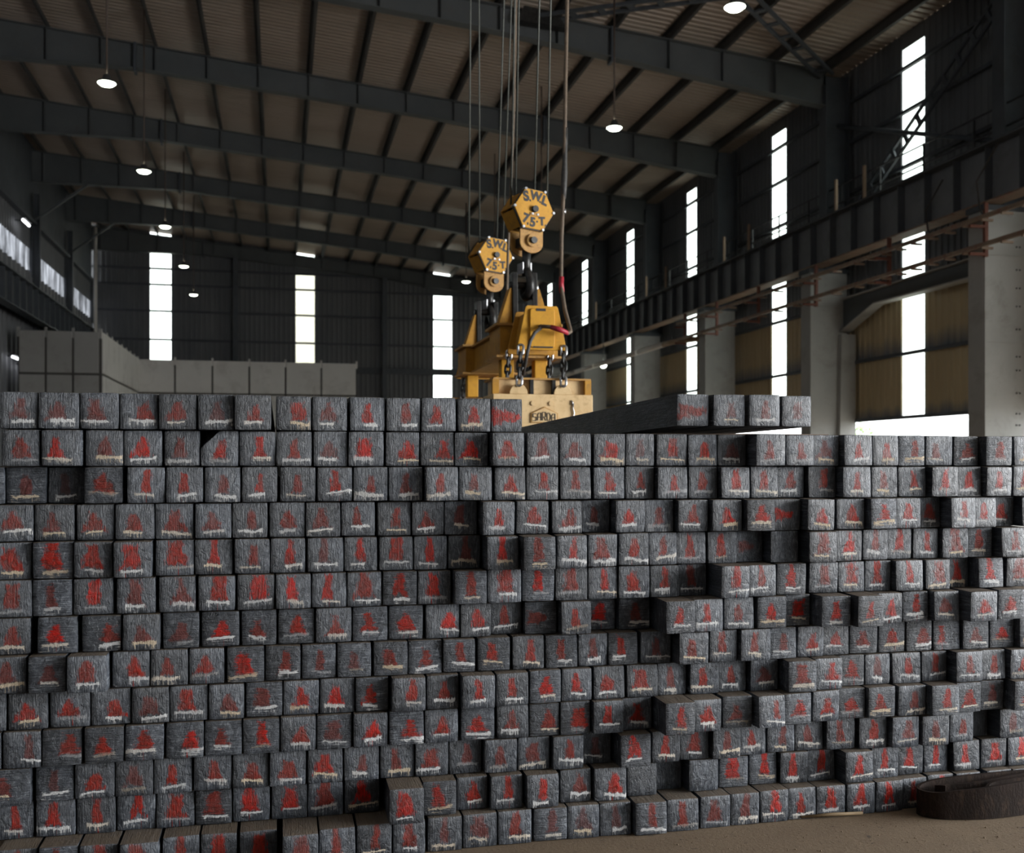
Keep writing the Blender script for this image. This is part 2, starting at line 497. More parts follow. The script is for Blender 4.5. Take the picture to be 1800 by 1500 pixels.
def rafter_depth(x):
    pts = [(-10.9, 1.4), (-4.5, 0.78), (5.0, 0.68), (9.0, 0.8), (15.6, 1.0), (17, 1.0)]
    for (a, da), (b, db) in zip(pts, pts[1:]):
        if x <= b:
            return da + (db - da) * (x - a) / (b - a)
    return 1.0


# floor and the yard outside
o = MB().add([(-14, Y_NEAR, 0), (16.6, Y_NEAR, 0), (16.6, 65.2, 0), (-14, 65.2, 0)], [(0, 1, 2, 3)]).build('floor', M['floor'])
tag(o, kind='structure')
o = MB().add([(-70, -60, -0.05), (120, -60, -0.05), (120, 150, -0.05), (-70, 150, -0.05)], [(0, 1, 2, 3)]).build('ground_yard', M['yard'])
tag(o, kind='structure')


def ribbed(p0, p1, z0, z1, nrm, pitch=0.25, depth=0.035, z0b=None, z1b=None):
    """ribbed sheet between two plan points, ribs upright; returns MB"""
    p0, p1 = Vector((*p0, 0)), Vector((*p1, 0))
    L = (p1 - p0).length
    d = (p1 - p0) / L
    nv = Vector((*nrm, 0))
    n = max(1, round(L / pitch))
    prof = []
    for i in range(n):
        s = L * i / n
        w = L / n
        prof += [(s, 0), (s + 0.62 * w, 0), (s + 0.70 * w, depth), (s + 0.92 * w, depth)]
    prof.append((L, 0))
    v, f = [], []
    for s, e in prof:
        q = p0 + d * s + nv * e
        t = s / L
        za = z0 if z0b is None else z0 + (z0b - z0) * t
        zb = z1 if z1b is None else z1 + (z1b - z1) * t
        v += [(q.x, q.y, za), (q.x, q.y, zb)]
    for i in range(len(prof) - 1):
        f.append((2 * i, 2 * i + 2, 2 * i + 3, 2 * i + 1))
    return MB().add(v, f)


# --- right wall
wall_r = tag(empty('wall_right', (XW, 24, 0)), kind='structure')
strips_r = [24.18 + 7.5 * k for k in range(-5, 6)]
GIRTS_R = [2.9, 4.6, 6.4, 8.0, 9.6, 11.07, 12.24]
SW = 0.48                                # half width of the clear strips


def child(o, par):
    o.parent = par
    o.matrix_parent_inverse = par.matrix_world.inverted() if False else Matrix.Translation(-Vector(par.location))
    return o


for k in range(len(FRAMES) - 1):
    ya, yb = FRAMES[k], FRAMES[k + 1]
    ym = strips_r[k] if k < len(strips_r) else (ya + yb) / 2
    low = 6.4
    for (a, b) in ((ya, ym - SW), (ym + SW, yb)):
        if yb > 8:
            child(ribbed((XW, b), (XW, a), 2.9, low, (-1, 0)).build('cladding_sheet', M['sheet_bounce']), wall_r)
        child(ribbed((XW, b), (XW, a), low, 13.27, (-1, 0)).build('cladding_sheet', M['sheet']), wall_r)
    for z in GIRTS_R:
        if z < 6 and yb < 8: continue
        child(MB().box(XW - 0.16, XW - 0.06, ya, yb, z - 0.045, z + 0.045).build('girt', M['steel_blue']), wall_r)
for ym in strips_r:
    child(MB().box(XW - 0.02, XW + 0.01, ym - SW, ym + SW, 12.83, 13.27).build('head_sheet', M['sheet']), wall_r)
nwin = 0
for k, ym in enumerate(strips_r):
    if FRAMES[k + 1] < 11: 
        zs = [6.4, 8.0, 9.6, 11.07, 12.24, 12.85]
    else:
        zs = [2.95] + GIRTS_R[1:] + [12.85]
    nwin += 1
    wn = tag(empty('window_%d' % nwin, (XW, ym, zs[0])), kind='structure')
    for z0, z1 in zip(zs, zs[1:]):
        child(MB().box(XW + 0.0, XW + 0.006, ym - SW, ym + SW, z0 + 0.015, z1 - 0.015).build('pane', M['pane']), wn)

# --- end wall with three clear strips
wall_e = tag(empty('wall_end', (2.5, Y_END, 0)), kind='structure')
SE = [(-7.59, -6.38), (1.0, 2.14), (9.62, 10.8)]
edges = [XL] + [e for s in SE for e in s] + [XW]
for a, b in zip(edges[0::2], edges[1::2]):
    for z0, z1 in ((0.0, 7.5), (7.5, None)):
        ta, tb = (roof_z(a) + 0.25, roof_z(b) + 0.25) if z1 is None else (z1, z1)
        child(ribbed((a, Y_END), (b, Y_END), z0, ta, (0, -1), pitch=0.3, depth=0.045, z1b=tb).build('cladding_sheet', M['sheet']), wall_e)
for z in (5.6, 7.5, 9.13, 10.85, 12.44, 13.4):
    x1 = min(XW, 15.54 - (z - 12.4) * 10) if z > 12 else XW
    child(MB().box(XL, x1, Y_END - 0.2, Y_END - 0.08, z - (0.2 if z == 7.5 else 0.06), z + (0.2 if z == 7.5 else 0.06)).build('girt', M['steel_blue']), wall_e)
for i, (a, b) in enumerate(SE):
    zt = [14.37, 13.42, 12.50][i]
    zs = [1.0, 3.2, 5.6, 7.5, 9.13, 10.85, 12.44] + ([13.4] if zt > 13.45 else []) + ([zt] if zt > 12.6 else [])
    nwin += 1
    wn = tag(empty('window_%d' % nwin, ((a + b) / 2, Y_END, 1.0)), kind='structure')
    for z0, z1 in zip(zs, zs[1:]):
        child(MB().box(a, b, Y_END, Y_END + 0.006, z0 + 0.02, z1 - 0.02).build('pane', M['pane']), wn)
    child(MB().box(a, b, Y_END - 0.02, Y_END + 0.02, zt, roof_z(b) + 0.05).build('head_sheet', M['sheet']), wall_e)
    # slot of daylight between wall head and roof: short panes
    for a2, b2 in ((a, a + 0.7), (a + 0.8, b)):
        child(MB().box(a2, b2, Y_END - 0.035, Y_END - 0.025, roof_z(b) + 0.05, roof_z(b) + 0.2).build('head_pane', M['pane']), wn)
for x in (-2.6, 6.45):
    child(MB().box(x - 0.15, x + 0.15, Y_END - 0.65, Y_END - 0.2, 0, roof_z(x) - 0.7).build('wind_column', M['steel_blue']), wall_e)

# --- near wall, added unseen behind the camera to block sky light
o = ribbed((XW, Y_NEAR), (XL, Y_NEAR), 0, 16.3, (0, 1), pitch=0.5).build('wall_near_sky_block', M['sheet'])
tag(o, kind='structure')

# --- left wall: sheet, dirty translucent band, jack girder
wall_l = tag(empty('wall_left', (XL, 24, 0)), kind='structure')
for k in range(len(FRAMES) - 1):
    ya, yb = FRAMES[k], FRAMES[k + 1]
    child(ribbed((XL, ya), (XL, yb), 0, 10.2, (1, 0), pitch=0.75, depth=0.12).build('cladding_sheet', M['sheet']), wall_l)
    child(ribbed((XL, ya), (XL, yb), 11.25, 12.6, (1, 0), pitch=0.4, depth=0.05).build('cladding_sheet', M['sheet']), wall_l)
    child(MB().box(XL - 0.05, XL + 0.12, yb - 0.25, yb + 0.25, 10.0, 12.4).build('pier', M['steel_blue']), wall_l)
    g = child(MB().box(XL - 0.05, XL + 0.05, ya, yb, 12.5, 16.05).build('jack_girder', M['steel_blue']), wall_l)
    c = MB().box(XL - 0.3, XL + 0.3, ya, yb, 12.35, 12.5).build('flange', M['steel_blue'])
    c.parent = g
    if ya > 10:
        nwin += 1
        wn = tag(empty('window_%d' % nwin, (XL, (ya + yb) / 2, 10.25)), kind='structure')
        for q in range(3):
            y0 = ya + 0.2 + (yb - ya - 0.4) * q / 3
            child(MB().box(XL - 0.01, XL, y0, y0 + (yb - ya - 0.4) / 3 - 0.02, 10.18, 11.27).build('pane', M['pane_dirty']), wn)

# --- roof: sheets, purlins, rafters with stiffeners, bracing
ceil = tag(empty('ceiling', (2.5, 24, 13)), kind='structure')


def roof_sheet(y0, y1, name='roof_sheet'):
    n = round((y1 - y0) / 0.25)
    prof = []
    for i in range(n):
        s = y0 + (y1 - y0) * i / n
        w = (y1 - y0) / n
        prof += [(s, 0), (s + 0.6 * w, 0), (s + 0.7 * w, 0.04), (s + 0.9 * w, 0.04)]
    prof.append((y1, 0))
    v, f = [], []
    for y, e in prof:
        for x in (XL - 0.6, XW + 0.3):
            v.append((x, y, roof_z(x) + 0.24 + e))
    for i in range(len(prof) - 1):
        f.append((2 * i, 2 * i + 1, 2 * i + 3, 2 * i + 2))
    return MB().add(v, f).build(name, M['roof'])


for ya, yb in zip(FRAMES, FRAMES[1:]):
    child(roof_sheet(ya, yb + (0.45 if yb > 64 else 0.0)), ceil)
px = [15.55 - 1.62 * i for i in range(17)]
for x in px:
    z = roof_z(x)
    mb = MB().box(x - 0.012, x + 0.012, Y_NEAR, Y_END, z, z + 0.235)
    mb.box(x, x + 0.09, Y_NEAR, Y_END, z, z + 0.014).box(x - 0.09, x, Y_NEAR, Y_END, z + 0.22, z + 0.235)
    child(mb.build('purlin', M['purlin']), ceil)
raf_x = [XL, -8.0, -4.5, 0.0, 5.0, 9.0, 12.5, 15.6]
for k, y in enumerate(FRAMES):
    if y < 10: continue
    lo = [(x, roof_z(x) - rafter_depth(x)) for x in raf_x]
    hi = [(x, roof_z(x)) for x in raf_x]
    mb = MB()
    n = len(raf_x)
    for (x0, a0), (x1, a1), (_, b0), (_, b1) in zip(lo, lo[1:], hi, hi[1:]):
        mb.prism([(x0, a0), (x1, a1), (x1, b1), (x0, b0)], y - 0.012, y + 0.012)
    r = child(mb.build('rafter', M['rafter']), ceil)
    fl = MB()
    for (x0, a0), (x1, a1), (_, b0), (_, b1) in zip(lo, lo[1:], hi, hi[1:]):
        fl.prism([(x0, a0 - 0.02), (x1, a1 - 0.02), (x1, a1), (x0, a0)], y - 0.17, y + 0.17)
        fl.prism([(x0, b0 - 0.02), (x1, b1 - 0.02), (x1, b1), (x0, b0)], y - 0.17, y + 0.17)
    q = fl.build('flange', M['rafter']); q.parent = r
    for x in px:
        if x < XL + 0.4 or x > 15.3: continue
        a, b = roof_z(x) - rafter_depth(x), roof_z(x)
        q = MB().box(x - 0.008, x + 0.008, y - 0.16, y - 0.012, a, b - 0.02).build('stiffener', M['rafter']); q.parent = r
    for x in (-4.5, 9.0):
        a, b = roof_z(x) - rafter_depth(x), roof_z(x)
        q = MB().box(x - 0.04, x + 0.04, y - 0.19, y + 0.19, a - 0.14, b + 0.02).build('splice_plate', M['steel_blue']); q.parent = r


def lattice(a, b, gap, name, label, cat, rungs=9):
    """two parallel angles joined by batten plates"""
    a, b = Vector(a), Vector(b)
    d = (b - a).normalized()
    side = d.cross(Vector((0, 0, 1))).normalized() * (gap / 2)
    side.z += 0.0
    e = empty(name, a)
    for s in (-1, 1):
        child(MB().bar(a + side * s, b + side * s, 0.08, 0.09).build('angle_bar', M['steel_blue']), e)
    for i in range(rungs):
        p = a + (b - a) * ((i + 0.5) / rungs)
        child(MB().bar(p - side, p + side, 0.16, 0.05).build('batten', M['steel_blue']), e)
    return tag(e, label, cat, 'lattice braces of the hall frame')


zb = lambda x: roof_z(x) - 0.12
lattice((6.7, 27.1, zb(6.7) - 0.1), (15.5, 19.8, zb(15.5) - 0.1), 0.4, 'roof_brace', 'double-angle roof brace running nearly level from the dark gusset behind the hoist ropes', 'brace', 14)
lattice((15.5, 27.0, zb(15.5) - 0.05), (6.7, 19.9, zb(6.7) - 0.05), 0.4, 'roof_brace', 'steep double-angle roof brace climbing from the second nearest right wall column', 'brace', 14)
mb = MB().prism([(6.2, 13.55), (7.6, 13.45), (7.3, 13.85), (6.4, 13.95)], 26.7, 27.0)
tag(mb.build('gusset_plate', M['black_steel']), 'dark gusset plate where a roof brace meets the nearest rafter', 'gusset plate')
# wall brace crossing the nearest clear strip
lattice((16.15, 27.0, 8.7), (16.15, 20.0, 12.4), 0.0, 'wall_brace_dummy', 'x', 'brace') if False else None
e = empty('wall_brace', (16.1, 26.6, 8.7))
a, b = Vector((16.05, 26.9, 8.55)), Vector((16.05, 19.9, 12.5))
nrm = (b - a).normalized().cross(Vector((1, 0, 0))) * 0.17
for s in (-1, 1):
    child(MB().bar(a + nrm * s, b + nrm * s, 0.07, 0.07).build('angle_bar', M['steel_blue']), e)
for i in range(13):
    p = a + (b - a) * ((i + 0.5) / 13)
    child(MB().bar(p - nrm, p + nrm, 0.05, 0.12).build('batten', M['steel_blue']), e)
tag(e, 'double-angle wall brace slanting across the nearest clear wall strip', 'brace')
o = MB().cyl((15.9, 27.0, 11.5), (15.9, 19.6, 8.75), 0.06, 10).build('pipe_strut', M['steel_blue'])
tag(o, 'thin pipe strut sloping down between the two nearest right wall columns, above the walkway', 'strut')

# --- columns along the right wall
ORD = ['first', 'second', 'third', 'fourth', 'fifth', 'sixth', 'seventh', 'eighth', 'ninth', 'tenth', 'eleventh', 'twelfth', 'thirteenth',
       'fourteenth', 'fifteenth', 'sixteenth', 'seventeenth', 'eighteenth', 'nineteenth', 'twentieth', 'twenty-first', 'twenty-second',
       'twenty-third', 'twenty-fourth', 'twenty-fifth', 'twenty-sixth', 'twenty-seventh', 'twenty-eighth', 'twenty-ninth', 'thirtieth',
       'thirty-first', 'thirty-second', 'thirty-third']
vis = [y for y in FRAMES if 19 < y < 64]
for i, y in enumerate(vis):
    e = empty('steel_column', (15.6, y, 0))
    up = MB().box(15.5, 15.53, y - 0.2, y + 0.2, 7.3, 12.7).box(15.53, 16.22, y - 0.012, y + 0.012, 7.3, 13.0).box(16.22, 16.25, y - 0.2, y + 0.2, 7.3, 13.0)
    child(up.build('upper_shaft', M['steel_blue']), e)
    lo = MB().box(14.95, 16.12, y - 0.28, y + 0.28, 0, 7.2)
    child(lo.build('lower_shaft', M['column_light'], bevel=0.012), e)
    for z in (2.2, 4.3, 6.2):
        child(MB().box(14.94, 16.12, y - 0.3, y - 0.27, z, z + 0.03).build('joint_strip', M['column_light']), e)
    if i == 0:
        for z in (2.5, 2.75, 3.2, 3.7, 4.0, 4.6, 5.1, 5.5, 5.9, 6.4):
            for x in (15.74, 15.82):
                child(MB().cyl((x, y - 0.295, z), (x, y - 0.28, z), 0.02, 8).build('bolt', M['rail_dark']), e)
    child(MB().box(14.9, 16.2, y - 0.3, y + 0.3, 7.18, 7.3).build('cap_plate', M['steel_blue']), e)
    wh = 'nearest' if i == 0 else ORD[i] + ' nearest'
    tag(e, 'stepped steel column on the right wall with pale lower shaft, %s to the camera' % wh, 'column', 'columns along the right wall')
# left columns (upper part shows at the joint of rafters and jack girder)
for i, y in enumerate([yy for yy in FRAMES if 48 < yy < 60]):
    mb = MB().box(XL + 0.14, XL + 0.4, y - 0.02, y + 0.02, 0, 13.8)
    mb.box(XL + 0.13, XL + 0.15, y - 0.15, y + 0.15, 0, 13.8).box(XL + 0.38, XL + 0.4, y - 0.15, y + 0.15, 0, 13.8)
    o = mb.build('wall_column', M['steel_blue'])
    tag(o, 'dark steel column on the left wall %s' % ('behind the front of the white enclosure' if i == 0 else 'beside the thin pale downpipe'), 'column', 'columns along the left wall')
o = MB().cyl((XL + 1.3, 58.4, 0.0), (XL + 1.3, 58.4, 14.3), 0.09, 8).build('downpipe', M['pipe_white'])
tag(o, 'thin pale vertical pipe near the far left corner above the enclosure', 'pipe')
for i, (y0, y1) in enumerate(((49.6, 45.2), (57.2, 52.8))):
    p0, p1 = (XL + 2.2, y0, roof_z(XL + 2.2) - 1.2), (XL + 0.1, y1, 12.7)
    o = MB().bar((XL + 2.4, y0, roof_z(XL + 2.4) - 1.2), (XL + 0.2, y0, 12.6), 0.1, 0.1).build('knee_brace', M['rafter'])
    tag(o, 'slanting knee brace under the %s rafter at the left wall' % ('fourth nearest' if i == 0 else 'farthest'), 'brace', 'knee braces on the left')

# --- crane runway girders
def runway(x, y0, y1, z0, z1, name, label, flip, step, stiff_from):
    e = empty(name, (x, y0, z0))
    child(MB().box(x - 0.012, x + 0.012, y0, y1, z0, z1).build('web', M['girder_web'] if x > 0 else M['rafter']), e)
    child(MB().box(x - 0.28, x + 0.28, y0, y1, z1, z1 + 0.04).build('top_flange', M['steel_blue']), e)
    child(MB().box(x - 0.22, x + 0.22, y0, y1, z0 - 0.04, z0).build('bottom_flange', M['bus'] if x > 0 else M['steel_blue']), e)
    child(MB().box(x - 0.04, x + 0.04, y0, y1, z1 + 0.04, z1 + 0.16).build('crane_rail', M['black_steel']), e)
    y = stiff_from
    while y < y1:
        xa, xb = (x - 0.2, x - 0.012) if flip else (x + 0.012, x + 0.2)
        child(MB().box(xa, xb, y - 0.012, y + 0.012, z0, z1).build('stiffener', M['steel_blue']), e)
        y += step
    return tag(e, label, 'crane girder', 'crane runway girders')


runway(15.14, 12.2, 64.6, 7.36, 8.55, 'runway_girder', 'long plate girder of the crane runway along the right wall', True, 1.07, 16.2)
runway(XL + 0.9, 27.2, 64.6, 7.7, 8.9, 'runway_girder', 'dark plate girder of the crane runway along the left wall', False, 1.07, 30.0)

# walkway railing on the right girder
e = empty('walkway_railing', (15.6, 16.0, 8.7))
for z in (9.15, 9.65):
    child(MB().bar((15.72, 16, z), (15.72, 64, z), 0.035, 0.035).build('rail', M['rail_dark']), e)
y = 17.0
i = 0
while y < 64:
    child(MB().bar((15.72, y, 8.6), (15.72, y, 9.68), 0.04, 0.04).build('post', M['rail_dark']), e)
    y += 1.9
child(MB().box(15.42, 15.9, 16, 64, 8.58, 8.63).build('walkway_plate', M['rail_dark']), e)
tag(e, 'thin dark handrail of the walkway on top of the right crane girder', 'railing')
for i, y in enumerate((25.6, 24.2, 32.9, 31.0, 40.6, 38.4, 47.6)):
    o = MB().bar((15.0, y, 8.62), (15.0, y, 9.5), 0.07, 0.07).build('marker_post', M['post_tan'])
    tag(o, 'short tan post standing on the right crane girder, %s nearest to the camera' % ORD[sorted((25.6, 24.2, 32.9, 31.0, 40.6, 38.4, 47.6)).index(y)], 'post', 'tan posts on the crane girder')

# conductor bars on brackets below the girder
for i, (z, word) in enumerate(((6.95, 'upper'), (6.35, 'lower'))):
    e = empty('conductor_bar', (14.75, 17, z))
    child(MB().bar((14.7, 16.5, z), (14.7, 36.5, z), 0.07, 0.09).build('bar', M['bus']), e)
    child(MB().bar((14.9, 16.5, z + 0.05), (14.9, 36.5, z + 0.05), 0.04, 0.05).build('bar', M['bus']), e)
    y = 17.3
    while y < 36.4:
        child(MB().box(14.66, 14.94, y - 0.025, y + 0.025, z - 0.09, z - 0.04).build('insulator', M['bus']), e)
        y += 0.62 if y < 24 else 1.1
    tag(e, '%s of two rusty conductor bars hung below the right crane girder' % word, 'conductor bar', 'conductor bars')
for i, y in enumerate((19.4, 23.0, 26.6, 30.2, 33.4, 36.3)):
    mb = MB().bar((14.95, y, 6.15), (14.95, y, 7.34), 0.08, 0.08)
    o = mb.bar((14.55, y, 6.2), (14.95, y, 6.2), 0.07, 0.06).bar((14.55, y, 6.8), (14.95, y, 6.8), 0.07, 0.06).build('hanger_bracket', M['rust_red'])
    tag(o, 'red oxide hanger bracket of the conductor bars, %s nearest to the camera' % ORD[i], 'bracket', 'hanger brackets')
e = empty('conduit', (14.6, 37, 6.3))
for i in range(7):
    y0 = 37.6 + i * 3.0
    child(MB().cyl((14.6, y0, 6.3), (14.6, y0 + 2.85, 6.3), 0.11, 10).build('pipe_length', M['pipe_white']), e)
child(MB().tube([(14.6, 37.6, 6.3), (14.64, 36.8, 6.3), (15.2, 35.9, 6.32), (15.7, 35.5, 6.32)], 0.1, 10).build('pipe_bend', M['post_tan']), e)
tag(e, 'pale jointed pipe running low along the far right wall columns', 'pipe')
for i, pts in enumerate(([(14.9, 20.8, 8.2), (14.8, 21.3, 7.6), (14.8, 21.2, 7.1), (14.8, 20.9, 6.9)], [(14.9, 18.9, 8.5), (14.8, 19.5, 7.8), (14.8, 19.4, 7.2), (14.8, 19.2, 6.9)])):
    o = MB().tube(pts, 0.022, 6).build('hanging_cable', M['tape_black'])
    tag(o, 'thin black cable looping down the right crane girder, %s the frame edge' % ('farther from' if i == 0 else 'at'), 'cable', 'cables on the girder')

# haunched portal in the bay of the near door
e = empty('portal_frame', (16.1, 27.0, 0))
poly = [(19.9, 6.55), (19.9, 5.75), (21.2, 6.06), (25.2, 6.06), (27.05, 5.45), (27.05, 6.45)]
v = [(16.0, y, z) for y, z in poly] + [(16.15, y, z) for y, z in poly]
n = len(poly)
f = [tuple(range(n)), tuple(reversed(range(n, 2 * n)))] + [(i, i + n, (i + 1) % n + n, (i + 1) % n) for i in range(n)]
child(MB().add(v, f).build('haunched_beam', M['rafter']), e)
mb = MB()
for (y0, z0), (y1, z1) in zip(poly[1:], poly[2:5]):
    mb.bar((16.05, y0, z0), (16.05, y1, z1), 0.34, 0.04)
child(mb.build('lower_flange', M['column_light']), e)
child(MB().bar((16.05, 19.9, 6.52), (16.05, 27.05, 6.43), 0.34, 0.04).build('upper_flange', M['column_light']), e)
for y in (26.95,):
    child(MB().prism([(15.75, 0), (16.3, 0), (16.3, 5.4), (15.85, 5.4)], y - 0.2, y + 0.1).build('post', M['column_light']), e)
tag(e, 'haunched steel portal frame spanning the open doorway bay at the right', 'portal frame')

# --- white panel enclosure
def enclosure_wall(name, label, p0, p1, h, cols, rows, nrm, pm='panel'):
    e = empty(name, (*p0, 0))
    p0, p1 = Vector((*p0, 0)), Vector((*p1, 0))
    d = (p1 - p0)
    nv = Vector((*nrm, 0))
    ang = math.atan2(d.y, d.x)
    L = d.length
    Mx = Matrix.Translation(p0) @ Matrix.Rotation(ang, 4, 'Z')
    sgn = 1 if (Matrix.Rotation(ang, 3, 'Z') @ Vector((0, 1, 0))).dot(nv) > 0 else -1
    for i in range(cols):
        for j in range(rows):
            if h * (j + 1) / rows < 3.4: continue
            y0, y1 = sorted((0, 0.12 * sgn))
            j0 = h * j / rows
            child(MB().box(L * i / cols + 0.045, L * (i + 1) / cols - 0.045, y0, y1, j0 + 0.045, h * (j + 1) / rows - 0.045, Mx).build('wall_panel', M[pm], bevel=0.015), e)
    y0, y1 = sorted((-0.1 * sgn, 0.06 * sgn))
    child(MB().box(0, L, y0, y1, 0, h - 0.06, Mx).build('backing', M['seam']), e)
    for i in range(cols + 1):
        y0, y1 = sorted((0.10 * sgn, 0.17 * sgn))
        x = L * i / cols
        child(MB().box(x - 0.05, x + 0.05, y0 - 0.1 * sgn, y1 - 0.08 * sgn, h - 0.3, h + 0.1, Mx).build('joint_post', M[pm]), e)
    return tag(e, label, 'wall', 'panel walls of the enclosure')


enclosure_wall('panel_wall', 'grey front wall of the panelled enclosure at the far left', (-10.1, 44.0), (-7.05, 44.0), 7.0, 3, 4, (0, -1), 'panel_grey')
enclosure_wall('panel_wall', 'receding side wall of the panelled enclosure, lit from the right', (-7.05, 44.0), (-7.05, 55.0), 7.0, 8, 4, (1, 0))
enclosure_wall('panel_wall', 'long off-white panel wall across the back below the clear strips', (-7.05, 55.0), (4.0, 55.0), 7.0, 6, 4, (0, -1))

# --- high bay lamps on rods
def lamp(x, y, z, label):
    e = empty('high_bay_lamp', (x, y, z))
    prof = [(0.04, 0.2), (0.08, 0.17), (0.1, 0.09), (0.19, 0.03), (0.205, 0.0)]
    v, f = [], []
    n = 20
    for r_, z_ in prof:
        for k in range(n):
            v.append((r_ * math.cos(2 * math.pi * k / n), r_ * math.sin(2 * math.pi * k / n), z_))
    for i in range(len(prof) - 1):
        for k in range(n):
            f.append((i * n + k, i * n + (k + 1) % n, (i + 1) * n + (k + 1) % n, (i + 1) * n + k))
    MB().add(v, f, True).build('shade', M['rail_dark'], e)
    v = [(0.198 * math.cos(2 * math.pi * k / n), 0.198 * math.sin(2 * math.pi * k / n), -0.008) for k in range(n)]
    v += [(0.14 * math.cos(2 * math.pi * k / n), 0.14 * math.sin(2 * math.pi * k / n), -0.055) for k in range(n)]
    MB().add(v, [tuple(reversed(range(n, 2 * n)))] + [(k, (k + 1) % n, n + (k + 1) % n, n + k) for k in range(n)]).build('diffuser', M['lamp_glow'], e)
    MB().cyl((0, 0, 0.18), (0, 0, roof_z(x) + 0.25 - z), 0.022, 6).build('rod', M['rod'], e)
    tag(e, label, 'lamp', 'high bay lamps')
    return e


for i, y in enumerate((24.7, 31.9, 39.2, 46.9, 54.7)):
    lamp((-3.82, -3.90, -4.06, -4.08, -4.28)[i], y, 10.3, 'round high bay lamp in the row at the left, %s from the camera' % ORD[i])
for i, y in enumerate((17.95, 25.1, 32.6, 40.1, 47.9)):
    lamp(8.4 if i < 4 else 8.65, y, 10.3, 'round high bay lamp in the row above the hoist, %s from the camera' % ORD[i])
for i, (p, lab) in enumerate((((XL + 0.45, 45.1, 5.95), 'lower pair'), ((XL + 0.45, 46.6, 5.75), 'lower'), ((XL + 0.45, 46.8, 11.85), 'upper'))):
    e = empty('tube_lamp', p)
    MB().cyl((0, -0.55, 0), (0, 0.55, 0), 0.05, 8).build('tube', M['tube_glow'], e)
    MB().box(-0.1, 0.1, -0.6, 0.6, 0.06, 0.12).build('housing', M['rail_dark'], e)
    MB().bar((-0.44, 0, 0.09), (0, 0, 0.09), 0.05, 0.05).build('bracket', M['rail_dark'], e)
    tag(e, ['small tube lamp on the left wall, higher of two by the enclosure', 'small tube lamp on the left wall, lower of two by the enclosure', 'small tube lamp high on the left wall above the translucent band'][i], 'lamp', 'tube lamps')
for i, (x, y, z) in enumerate(((15.02, 46.5, 6.35), (15.02, 62.0, 6.35))):
    e = empty('bulkhead_lamp', (x, y, z))
    bmm = bmesh.new(); bmesh.ops.create_uvsphere(bmm, u_segments=12, v_segments=8, radius=0.16)
    me = bpy.data.meshes.new('globe'); bmm.to_mesh(me); bmm.free(); me.materials.append(M['lamp_glow'])
    g = bpy.data.objects.new('globe', me); COL.objects.link(g); g.parent = e
    MB().cyl((0, 0, 0.13), (0, 0, 0.98), 0.03, 6).build('bracket', M['rail_dark'], e)
    tag(e, 'small round lamp under the right crane girder, %s the camera' % ('nearer to' if i == 0 else 'farther from'), 'lamp', 'bulkhead lamps')

# --- outside, seen through the doorway and the middle far strip
o = MB().box(-3, 9, 78, 84, 0, 16).build('outside_building', M['facade'])
tag(o, 'pale cream facade outside behind the middle far strip', 'building')
for i, (x, y, hgt) in enumerate(((62, 101, 6.5),)):
    e = empty('tree', (x, y, 0))
    MB().tube([(0, 0, 0), (0.1, 0, 1.5), (0, 0.1, hgt * 0.6)], [0.25, 0.2, 0.1], 8).build('trunk', M['bark'], e)
    v, f = [], []
    for q in range(900):
        th, ph, rr = random.uniform(0, 6.28), math.acos(random.uniform(-1, 1)), random.uniform(0.55, 1.0)
        c = Vector((2.3 * rr * math.sin(ph) * math.cos(th), 2.3 * rr * math.sin(ph) * math.sin(th), hgt * 0.62 + hgt * 0.36 * rr * math.cos(ph)))
        a = Vector((random.uniform(-1, 1), random.uniform(-1, 1), random.uniform(-1, 1))).normalized() * 0.22
        b = a.orthogonal().normalized() * 0.12
        k = len(v)
        v += [tuple(c - a), tuple(c + b), tuple(c + a), tuple(c - b)]
        f.append((k, k + 1, k + 2, k + 3))
    fo = MB().add(v, f).build('foliage', M['leaf'], e)
    fo['kind'] = 'stuff'
    tag(e, 'pale green tree outside the doorway', 'tree', 'trees outside')

# ------------------------------------------------------------------ the stack of billets
YF, SEC, PITCH, LEN = 4.40, 0.1485, 0.15, 9.5
OFFS = {'A': 0.0, 'B': 440.0, 'C': 880.0, 'D': 1320.0}
